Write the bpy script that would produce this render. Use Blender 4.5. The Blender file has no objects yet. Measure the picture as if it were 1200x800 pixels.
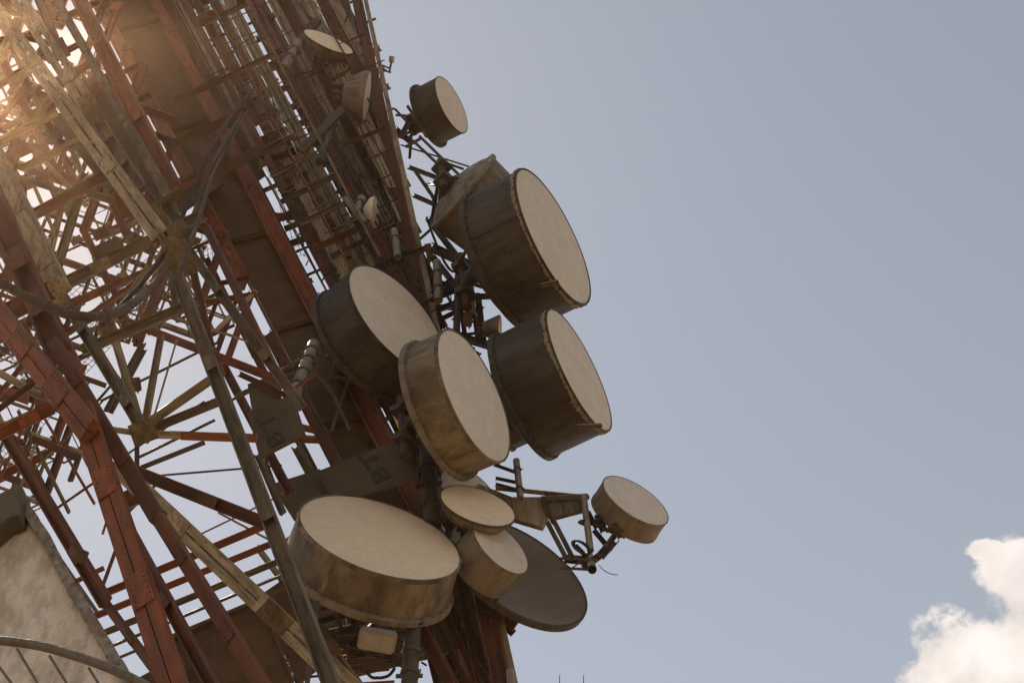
import bpy, bmesh, math, random
from mathutils import Vector as V, Matrix
R=math.radians
scn=bpy.context.scene
col=scn.collection
rnd=random.Random(7)

# ------------------------------------------------------------------ camera
F=1650.0
EL,RHO=R(52),R(10)
CAM=V((0,0,1.7))
fwd=V((0,math.cos(EL),math.sin(EL)))
vp=V((0,-math.sin(EL),math.cos(EL))); rp=V((1,0,0))
c_,s_=math.cos(RHO),math.sin(RHO)
rt=c_*rp-s_*vp; up=s_*rp+c_*vp
def ray(x,y): return fwd+(x-600)/F*rt-(y-400)/F*up
def P(x,y,Y):
    """point of the vertical plane at distance Y in front of the viewer seen at photograph position x, y"""
    r=ray(x,y); return CAM+r*(Y/r.y)
def mpp(x,y,Y):
    r=ray(x,y); return (Y/r.y)/F
cd=bpy.data.cameras.new('camera'); cam=bpy.data.objects.new('camera',cd); col.objects.link(cam)
cam.matrix_world=Matrix.Translation(CAM)@Matrix((rt,up,-fwd)).transposed().to_4x4()
cd.sensor_width=36; cd.lens=36*F/1200; cd.clip_end=20000; cd.clip_start=.05
scn.camera=cam

# ------------------------------------------------------------------ light
sd=ray(-70,30).normalized()
s_el=math.asin(sd.z); s_az=math.atan2(sd.x,sd.y)
w=bpy.data.worlds.new('World'); scn.world=w; w.use_nodes=True
nt=w.node_tree; N=nt.nodes; Lk=nt.links; N.clear()
def nn(t,**k):
    n=N.new(t)
    for a,b in k.items(): setattr(n,a,b)
    return n
def mth(op,a,b=None,c=None,clamp=False):
    n=nn('ShaderNodeMath',operation=op,use_clamp=clamp)
    for i,v in enumerate((a,b,c)):
        if v is None: continue
        if isinstance(v,(int,float)): n.inputs[i].default_value=v
        else: Lk.new(v,n.inputs[i])
    return n.outputs[0]
sky=nn('ShaderNodeTexSky',sky_type='NISHITA'); sky.sun_disc=False
sky.sun_elevation=s_el; sky.sun_rotation=s_az; sky.altitude=0; sky.air_density=1.0; sky.dust_density=.2; sky.ozone_density=1.0
hs=nn('ShaderNodeHueSaturation'); hs.inputs['Saturation'].default_value=.50; Lk.new(sky.outputs[0],hs.inputs['Color'])
tint=nn('ShaderNodeMix',data_type='RGBA',blend_type='MULTIPLY'); tint.inputs['Factor'].default_value=1
Lk.new(hs.outputs[0],tint.inputs['A']); tint.inputs['B'].default_value=(1.02,1.03,.98,1)
bg=nn('ShaderNodeBackground'); bg.inputs['Strength'].default_value=.135
Lk.new(tint.outputs['Result'],bg.inputs['Color'])
# cumulus cloud low in the sky, by direction
tc=nn('ShaderNodeTexCoord')
def dot(vec):
    n=nn('ShaderNodeVectorMath',operation='DOT_PRODUCT'); Lk.new(tc.outputs['Generated'],n.inputs[0]); n.inputs[1].default_value=vec
    return n.outputs['Value']
cc=ray(1150,730).normalized(); cr=(rt-rt.dot(cc)*cc).normalized(); cu=cr.cross(-cc).normalized()
if cu.dot(up)<0: cu=-cu
dz=dot(cc); dx=mth('DIVIDE',dot(cr),dz); dy=mth('DIVIDE',dot(cu),dz)
cmb=nn('ShaderNodeCombineXYZ'); Lk.new(dx,cmb.inputs[0]); Lk.new(dy,cmb.inputs[1])
nz=nn('ShaderNodeTexNoise'); nz.inputs['Scale'].default_value=26; nz.inputs['Detail'].default_value=9; nz.inputs['Roughness'].default_value=.62
nz.inputs['Distortion'].default_value=.25
Lk.new(cmb.outputs[0],nz.inputs['Vector'])
def blob(px,py,rx,ry):
    ax=mth('MULTIPLY',mth('SUBTRACT',dx,(px-1150)/F),F/rx); ay=mth('MULTIPLY',mth('SUBTRACT',dy,-(py-730)/F),F/ry)
    d=mth('SQRT',mth('ADD',mth('MULTIPLY',ax,ax),mth('MULTIPLY',ay,ay)))
    return mth('SUBTRACT',1,d)
m=mth('MAXIMUM',blob(1160,800,120,90),blob(1205,672,64,44))
m=mth('MAXIMUM',m,blob(1165,652,30,14))
m=mth('MAXIMUM',m,blob(1290,800,160,150)); m=mth('MAXIMUM',m,mth('MULTIPLY',blob(1200,722,48,60),.55))
dens=mth('ADD',m,mth('MULTIPLY',mth('SUBTRACT',nz.outputs[0],.5),1.5))
mask=nn('ShaderNodeMapRange',interpolation_type='SMOOTHSTEP'); Lk.new(dens,mask.inputs[0]); mask.inputs[1].default_value=0; mask.inputs[2].default_value=.24
front=mth('GREATER_THAN',dz,0.3)
mk=mth('MULTIPLY',mask.outputs[0],front,clamp=True)
nz2=nn('ShaderNodeTexNoise'); nz2.inputs['Scale'].default_value=22; nz2.inputs['Detail'].default_value=5; Lk.new(cmb.outputs[0],nz2.inputs['Vector'])
cramp=nn('ShaderNodeMapRange'); Lk.new(nz2.outputs[0],cramp.inputs[0]); cramp.inputs[1].default_value=.35; cramp.inputs[2].default_value=.62; cramp.inputs[3].default_value=.78; cramp.inputs[4].default_value=1.12
bg2=nn('ShaderNodeBackground'); bg2.inputs['Color'].default_value=(1.0,.93,.88,1); Lk.new(cramp.outputs[0],bg2.inputs['Strength'])
mx=nn('ShaderNodeMixShader'); Lk.new(mk,mx.inputs[0]); Lk.new(bg.outputs[0],mx.inputs[1]); Lk.new(bg2.outputs[0],mx.inputs[2])
wo=nn('ShaderNodeOutputWorld'); Lk.new(mx.outputs[0],wo.inputs['Surface'])
sl=bpy.data.lights.new('sun','SUN'); sl.energy=3.2; sl.angle=R(.53); sl.color=(1,.9,.76)
so=bpy.data.objects.new('sun',sl); col.objects.link(so)
so.rotation_euler=sd.to_track_quat('Z','Y').to_euler(); so.location=sd*60
vs=scn.view_settings; vs.view_transform='Standard'; vs.look='None'; vs.exposure=0; vs.gamma=1
scn.render.engine='CYCLES'; scn.cycles.max_bounces=6; scn.cycles.diffuse_bounces=4

# ------------------------------------------------------------------ materials
def mat(name,base,dirt,dirt_amt=.5,scale=1.2,rough=.65,second=None,sec_amt=.45,stretch=None,bump=.25,metal=0,speck=None,spec=.3):
    m=bpy.data.materials.new(name); m.use_nodes=True; t=m.node_tree; n=t.nodes; l=t.links
    b=n['Principled BSDF']; b.inputs['Roughness'].default_value=rough; b.inputs['Metallic'].default_value=metal
    b.inputs['Specular IOR Level'].default_value=spec
    co=n.new('ShaderNodeTexCoord'); mp=n.new('ShaderNodeMapping')
    oi=n.new('ShaderNodeObjectInfo'); va=n.new('ShaderNodeVectorMath'); va.operation='MULTIPLY_ADD'; l.new(oi.outputs['Random'],va.inputs[0]); va.inputs[1].default_value=(37,53,71); l.new(co.outputs['Object'],va.inputs[2]); l.new(va.outputs[0],mp.inputs[0])
    if stretch: mp.inputs['Scale'].default_value=stretch
    def noise(sc,det,vec=None,rg=.6):
        x=n.new('ShaderNodeTexNoise'); x.inputs['Scale'].default_value=sc; x.inputs['Detail'].default_value=det; x.inputs['Roughness'].default_value=rg
        l.new(vec or mp.outputs[0],x.inputs['Vector']); return x.outputs[0]
    def rng(v,a,b2,hi=1,lo=0):
        x=n.new('ShaderNodeMapRange'); l.new(v,x.inputs[0]); x.inputs[1].default_value=a; x.inputs[2].default_value=b2; x.inputs[3].default_value=lo; x.inputs[4].default_value=hi; return x.outputs[0]
    def mix(f,a,b2):
        x=n.new('ShaderNodeMix'); x.data_type='RGBA'
        if isinstance(f,float): x.inputs[0].default_value=f
        else: l.new(f,x.inputs[0])
        for s,v in (('A',a),('B',b2)):
            if isinstance(v,tuple): x.inputs[s].default_value=v+(1,) if len(v)==3 else v
            else: l.new(v,x.inputs[s])
        return x.outputs['Result']
    cur=base
    if second: cur=mix(rng(noise(scale*.7,3),.42,.6,sec_amt),cur,second)
    cur=mix(rng(noise(scale*2.3,9,rg=.68),.44,.66,dirt_amt),cur,dirt)
    if speck: cur=mix(rng(noise(scale*14,4,vec=co.outputs['Object'],rg=.75),.60,.68,.8),cur,speck)
    l.new(cur,b.inputs['Base Color'])
    bp=n.new('ShaderNodeBump'); bp.inputs['Strength'].default_value=bump; bp.inputs['Distance'].default_value=.02
    l.new(noise(scale*9,6),bp.inputs['Height']); l.new(bp.outputs[0],b.inputs['Normal'])
    l.new(rng(noise(scale*3,4),.3,.7,min(1,rough+.15),rough-.15),b.inputs['Roughness'])
    return m
M={}
M['cream']=mat('weathered_cream_paint',(.44,.33,.18),(.10,.06,.03),.85,2.4,.6,(.22,.16,.085),.7,stretch=(2.2,2.2,.35),bump=.12,speck=(.10,.05,.025))
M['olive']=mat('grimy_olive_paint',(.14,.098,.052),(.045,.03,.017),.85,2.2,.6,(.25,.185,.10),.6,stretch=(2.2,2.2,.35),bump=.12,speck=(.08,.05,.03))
M['red']=mat('weathered_red_paint',(.30,.076,.022),(.085,.04,.018),.8,1.8,.6,(.17,.05,.018),.8,stretch=(2.2,2.2,.35),bump=.12,speck=(.09,.04,.03))
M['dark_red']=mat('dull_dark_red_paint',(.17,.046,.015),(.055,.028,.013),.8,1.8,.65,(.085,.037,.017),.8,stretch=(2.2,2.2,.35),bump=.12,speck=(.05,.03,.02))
M['panel']=mat('stained_brown_sheet',(.115,.06,.023),(.055,.029,.012),.7,.8,.8,(.08,.045,.02),.7,speck=(.10,.06,.035))
M['panel_olive']=mat('stained_olive_sheet',(.115,.08,.042),(.06,.041,.022),.7,1.2,.75,(.085,.06,.032),.7)
M['steel']=mat('dark_galvanised_steel',(.085,.062,.042),(.035,.025,.017),.6,3,.55,(.125,.09,.06),.5,metal=.15)
M['galv']=mat('pale_galvanised_pipe',(.30,.245,.18),(.12,.09,.06),.7,3,.42,(.22,.175,.125),.7,metal=.25)
M['cable']=mat('black_cable_jacket',(.035,.027,.02),(.06,.045,.03),.5,4,.8)
M['conduit']=mat('grey_brown_conduit',(.07,.048,.03),(.035,.025,.016),.7,5,.8,(.105,.072,.045),.6)
M['radome']=mat('matt_beige_radome',(.70,.61,.50),(.47,.39,.30),.3,3,.8,(.61,.52,.41),.5,speck=(.50,.42,.33),bump=.1)
M['radome_warm']=mat('aged_tan_radome',(.88,.69,.49),(.62,.48,.33),.35,3.4,.8,(.80,.62,.43),.5,speck=(.55,.43,.29),bump=.1)
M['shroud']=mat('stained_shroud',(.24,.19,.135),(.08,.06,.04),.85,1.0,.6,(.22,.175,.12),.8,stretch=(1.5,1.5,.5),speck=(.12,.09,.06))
M['shroud_grey']=mat('grey_stained_shroud',(.42,.35,.27),(.16,.12,.08),.7,.9,.6,(.30,.24,.18),.7,stretch=(1,1,.35),speck=(.15,.11,.08))
M['shroud_dark']=mat('dark_streaked_shroud',(.085,.064,.044),(.03,.022,.015),.85,1.0,.7,(.05,.037,.025),.8,stretch=(1.5,1.5,.5),speck=(.13,.10,.07))  # very dark base colour with darker streaks and paler specks
M['shroud_tan']=mat('tan_stained_shroud',(.27,.205,.125),(.055,.04,.023),.9,1.1,.65,(.13,.095,.055),.85,stretch=(1.15,1.15,.65),speck=(.14,.10,.06))
M['dish_grey']=mat('grey_brown_dish_face',(.25,.205,.165),(.18,.145,.11),.5,.6,.7,(.29,.24,.195),.6,bump=.1)
M['fringe']=mat('frayed_yellowed_sealant',(.30,.23,.13),(.09,.06,.035),.85,5,.85)
M['plaster']=mat('peeling_plaster',(.80,.67,.54),(.38,.28,.19),.75,6.5,.9,(.58,.45,.33),.6,stretch=(1.1,1.1,.55),speck=(.26,.18,.12),bump=.6)
M['concrete']=mat('weathered_concrete_coping',(.40,.33,.26),(.13,.095,.065),.9,11,.85,(.25,.20,.15),.7,speck=(.10,.075,.055),bump=.8)
M['shaded_concrete']=mat('concrete_with_painted_shade',(.13,.10,.065),(.06,.045,.03),.7,5,.9,(.18,.14,.095),.5,bump=.6)  # concrete darkened in its colour to carry the shade under the cap
M['letter']=mat('faded_black_lettering',(.035,.028,.022),(.08,.06,.04),.6,6,.7)
M['rail']=mat('brown_painted_rail',(.17,.125,.085),(.08,.055,.035),.6,14,.45,(.21,.16,.11),.5,bump=.2)
M['ground']=mat('dry_dusty_ground',(.36,.235,.13),(.26,.165,.09),.5,.15,.95,(.26,.18,.10),.6,bump=.3)
M['lamp_glass']=mat('dusty_lamp_glass',(.45,.40,.34),(.2,.17,.13),.5,4,.2)

# ------------------------------------------------------------------ object helpers
def link(name,bm,m,parent=None,loc=None,smooth=False,rot=None):
    bmesh.ops.recalc_face_normals(bm,faces=bm.faces[:])
    if smooth:
        for f in bm.faces: f.smooth=True
    me=bpy.data.meshes.new(name); bm.to_mesh(me); bm.free()
    if smooth:
        try: me.set_sharp_from_angle(angle=R(35))
        except Exception: pass
    me.materials.append(M[m]) if isinstance(m,str) else me.materials.append(m)
    o=bpy.data.objects.new(name,me); col.objects.link(o)
    if parent is not None: o.parent=parent
    if loc is not None: o.location=loc
    if rot is not None: o.rotation_euler=rot
    return o
def tag(o,label,cat,group=None,kind=None):
    if label: o['label']=label
    if cat: o['category']=cat
    if group: o['group']=group
    if kind: o['kind']=kind
    return o
def thing(name,label,cat,loc,group=None):
    o=bpy.data.objects.new(name,None); col.objects.link(o); o.location=loc; o.empty_display_size=.3
    return tag(o,label,cat,group)

def frame(p0,p1,roll=0,ref=None):
    d=(p1-p0).normalized(); ref=ref or -fwd
    s=d.cross(ref)
    if s.length<.05: s=d.cross(V((1,0,0)))
    s.normalize(); n=s.cross(d)      # n points towards the ref
    if n.dot(ref)<0: n=-n
    if roll:
        q=Matrix.Rotation(roll,3,d); s=q@s; n=q@n
    return d,s,n
def prism(bm,p0,p1,s,n,rect,taper=1):
    a,b,c,d=rect
    v=[bm.verts.new(p+s*(x*k)+n*(y*k)) for p,k in ((p0,1),(p1,taper)) for x,y in ((a,c),(b,c),(b,d),(a,d))]
    for f in ((0,1,2,3),(7,6,5,4),(0,4,5,1),(1,5,6,2),(2,6,7,3),(3,7,4,0)): bm.faces.new([v[i] for i in f])
def tube(bm,pts,r,n=8,r1=None,cap=True):
    pts=[V(p) for p in pts]; rings=[]
    prev=None
    for i,p in enumerate(pts):
        d=(pts[min(i+1,len(pts)-1)]-pts[max(i-1,0)]).normalized()
        if prev is None:
            s=d.cross(V((0,0,1)));
            if s.length<.1: s=d.cross(V((1,0,0)))
        else: s=prev-prev.dot(d)*d
        s.normalize(); prev=s; t=d.cross(s)
        rr=r if r1 is None else r+(r1-r)*i/(len(pts)-1)
        rings.append([bm.verts.new(p+(s*math.cos(a)+t*math.sin(a))*rr) for a in [2*math.pi*k/n for k in range(n)]])
    for A,B in zip(rings,rings[1:]):
        for k in range(n): bm.faces.new((A[k],A[(k+1)%n],B[(k+1)%n],B[k]))
    if cap: bm.faces.new(rings[0]); bm.faces.new(rings[-1][::-1])
def beam(bm,p0,p1,w,kind='C',roll=0,riv=0):
    """steel section: w = face width in metres"""
    d,s,n=frame(p0,p1,roll); h=w*.55; t=max(w*.09,.008); W=w/2; L=(p1-p0).length
    if kind=='box': prism(bm,p0,p1,s,n,(-W,W,-h,0))
    elif kind=='tube': tube(bm,[p0,p1],W,10)
    elif kind=='C':
        prism(bm,p0,p1,s,n,(-W,W,-h,-h+t)); prism(bm,p0,p1,s,n,(-W,-W+t*1.3,-h+t,0)); prism(bm,p0,p1,s,n,(W-t*1.3,W,-h+t,0))
    elif kind=='I':
        prism(bm,p0,p1,s,n,(-W,-W+t*1.4,-h,h*.2)); prism(bm,p0,p1,s,n,(W-t*1.4,W,-h,h*.2)); prism(bm,p0,p1,s,n,(-W+t*1.4,W-t*1.4,-h*.45,-h*.45+t))
    elif kind=='L':
        prism(bm,p0,p1,s,n,(-W,W,-t,0)); prism(bm,p0,p1,s,n,(-W,-W+t,-w*.8,-t))
    elif kind=='LL':   # pair of angles back to back
        prism(bm,p0,p1,s,n,(-W,-W*.12,-t,0)); prism(bm,p0,p1,s,n,(W*.12,W,-t,0))
        prism(bm,p0,p1,s,n,(-W*.12-t,-W*.12,-w*.5,-t)); prism(bm,p0,p1,s,n,(W*.12,W*.12+t,-w*.5,-t))
        k=max(2,int(L/(w*4)))
        for i in range(k+1):
            q=p0+d*(L*i/k)*.98+d*L*.01; prism(bm,q-d*w*.3,q+d*w*.3,s,n,(-W*.6,W*.6,-t*2.2,-t*1.02))
    elif kind=='twin':
        g=W*.07
        for a,b in ((-W,-g),(g,W)):
            prism(bm,p0,p1,s,n,(a,b,-h,-h+t)); prism(bm,p0,p1,s,n,(a,a+t,-h+t,0)); prism(bm,p0,p1,s,n,(b-t,b,-h+t,0))
        k=max(2,int(L/(w*3)))
        for i in range(k+1):
            q=p0+d*L*(.02+.96*i/k); prism(bm,q-d*w*.2,q+d*w*.2,s,n,(-W*.8,W*.8,-h-t,-h-.001))
    elif kind=='pair':
        g=W*.06
        prism(bm,p0,p1,s,n,(-W,-g,-h*.7,0)); prism(bm,p0,p1,s,n,(g,W,-h*.7,-.012)); prism(bm,p0,p1,s,n,(-W*.8,W*.8,-h*.9,-h*.7-.002))
    elif kind=='flat': prism(bm,p0,p1,s,n,(-W,W,-t*.6,0))
    elif kind=='lat':   # laced member
        e=w*.16
        prism(bm,p0,p1,s,n,(-W,-W+e,-h,0)); prism(bm,p0,p1,s,n,(W-e,W,-h,0))
        k=max(2,int(L/(w*.9)))
        for i in range(k):
            a=p0+d*L*i/k; b=p0+d*L*(i+1)/k; sg=1 if i%2 else -1
            A=a+s*sg*(W-e*.6)-n*t; B=b-s*sg*(W-e*.6)-n*t
            dd,ss,n2=frame(A,B); prism(bm,A,B,ss,n2,(-w*.05,w*.05,-t,-.003))
    if riv:
        k=int(L/riv)
        for i in range(k):
            q=p0+d*riv*(i+.5)
            for sg in (-1,1):
                cpt=q+s*sg*W*.72+n*(.0 if kind in('C','twin') else 0)
                r=w*.075
                vs_=[bm.verts.new(cpt+(s*math.cos(a)+d*math.sin(a))*r) for a in [math.pi/3*j for j in range(6)]]
                vt=[bm.verts.new(cpt+(s*math.cos(a)+d*math.sin(a))*r*.6+n*r*.8) for a in [math.pi/3*j for j in range(6)]]
                for j in range(6): bm.faces.new((vs_[j],vs_[(j+1)%6],vt[(j+1)%6],vt[j]))
                bm.faces.new(vt)

# ------------------------------------------------------------------ ground
bm=bmesh.new()
S=6000
vs4=[bm.verts.new(p) for p in ((-S,-S,0),(S,-S,0),(S,S,0),(-S,S,0))]; bm.faces.new(vs4)
g=link('ground',bm,'ground'); g['kind']='structure'
bm=bmesh.new()
for p in (((-26,-14,.004),(30,-14,.004),(30,44,.004),(-26,44,.004)),):
    bm.faces.new([bm.verts.new(q) for q in p])
M['paving']=mat('dusty_brown_paving',(.40,.27,.15),(.29,.19,.11),.5,.5,.9,(.36,.245,.135),.6,bump=.3)
g=link('concrete_yard',bm,'paving'); g['kind']='structure'

# ------------------------------------------------------------------ volume added to imitate the warm lens glow around the sun
bm=bmesh.new(); bmesh.ops.create_cube(bm,size=1)
bmesh.ops.scale(bm,verts=bm.verts[:],vec=(90,90,60)); bmesh.ops.translate(bm,verts=bm.verts[:],vec=(0,20,28.99))
hm=bpy.data.materials.new('lens_glow_volume'); hm.use_nodes=True; t=hm.node_tree; t.nodes.clear()
pv=t.nodes.new('ShaderNodeVolumePrincipled'); pv.inputs['Density'].default_value=.0012; pv.inputs['Anisotropy'].default_value=.89; pv.inputs['Color'].default_value=(1,.60,.33,1)
ou=t.nodes.new('ShaderNodeOutputMaterial'); t.links.new(pv.outputs[0],ou.inputs['Volume'])
hz=link('lens_glow',bm,hm); hz['kind']='stuff'; hz['label']='added thin volume imitating the warm lens glow towards the sun'
scn.cycles.volume_bounces=0

# ------------------------------------------------------------------ tower
TB=V((-4,18,0))
tower=thing('lattice_tower','tall red and cream painted steel lattice tower crowded with drum antennas','lattice tower',TB)
cnt={}
def tpart(name,fn,m,label=None,smooth=False,ends=None):
    bm=bmesh.new(); fn(bm)
    if ends:
        d,s,n=frame(*ends); y=d.cross(s); mw=Matrix((s,y,d)).transposed().to_4x4(); mw.translation=ends[0]
        bm.transform(mw.inverted()); o=link(name,bm,m,tower); mw.translation=ends[0]-TB; o.matrix_local=mw
    else:
        bmesh.ops.translate(bm,verts=bm.verts[:],vec=-TB)
        o=link(name,bm,m,tower,smooth=smooth)
    if label: o['label']=label
    cnt[name]=cnt.get(name,0)+1
    return o
def mem(x0,y0,x1,y1,w,Y,m='cream',kind='C',name='brace',Y1=None,roll=None,riv=0,e0=0,e1=0,wm=None):
    Y1=Y if Y1 is None else Y1
    a=P(x0,y0,Y); b=P(x1,y1,Y1); d=b-a
    a2=a-d*e0; b2=b+d*e1
    ww=wm or w*mpp((x0+x1)/2,(y0+y1)/2,(Y+Y1)/2)
    rl=rnd.uniform(-.3,.3) if roll is None else roll
    return tpart(name,lambda bm: beam(bm,a2,b2,ww,kind,rl,riv*ww),m,ends=(a2,b2))
def plate(pts,Y,th,m,name='cover_panel',flange=0,Ys=None):
    """thick sheet through the given points"""
    q=[P(x,y,(Ys[i] if Ys else Y)) for i,(x,y) in enumerate(pts)]
    nrm=(q[1]-q[0]).cross(q[2]-q[0]).normalized()
    if nrm.dot(fwd)<0: nrm=-nrm
    def fn(bm):
        A=[bm.verts.new(p) for p in q]; B=[bm.verts.new(p+nrm*th) for p in q]
        bm.faces.new(A); bm.faces.new(B[::-1])
        for i in range(len(q)): j=(i+1)%len(q); bm.faces.new((A[i],A[j],B[j],B[i]))
        if flange:
            for i in range(len(q)):
                j=(i+1)%len(q); dd=(q[j]-q[i]).normalized(); ss=dd.cross(nrm)
                prism(bm,q[i]+dd*.03,q[j]-dd*.03,ss,-nrm,(-.02,.02,.002,flange))
    return tpart(name,fn,m)

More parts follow.
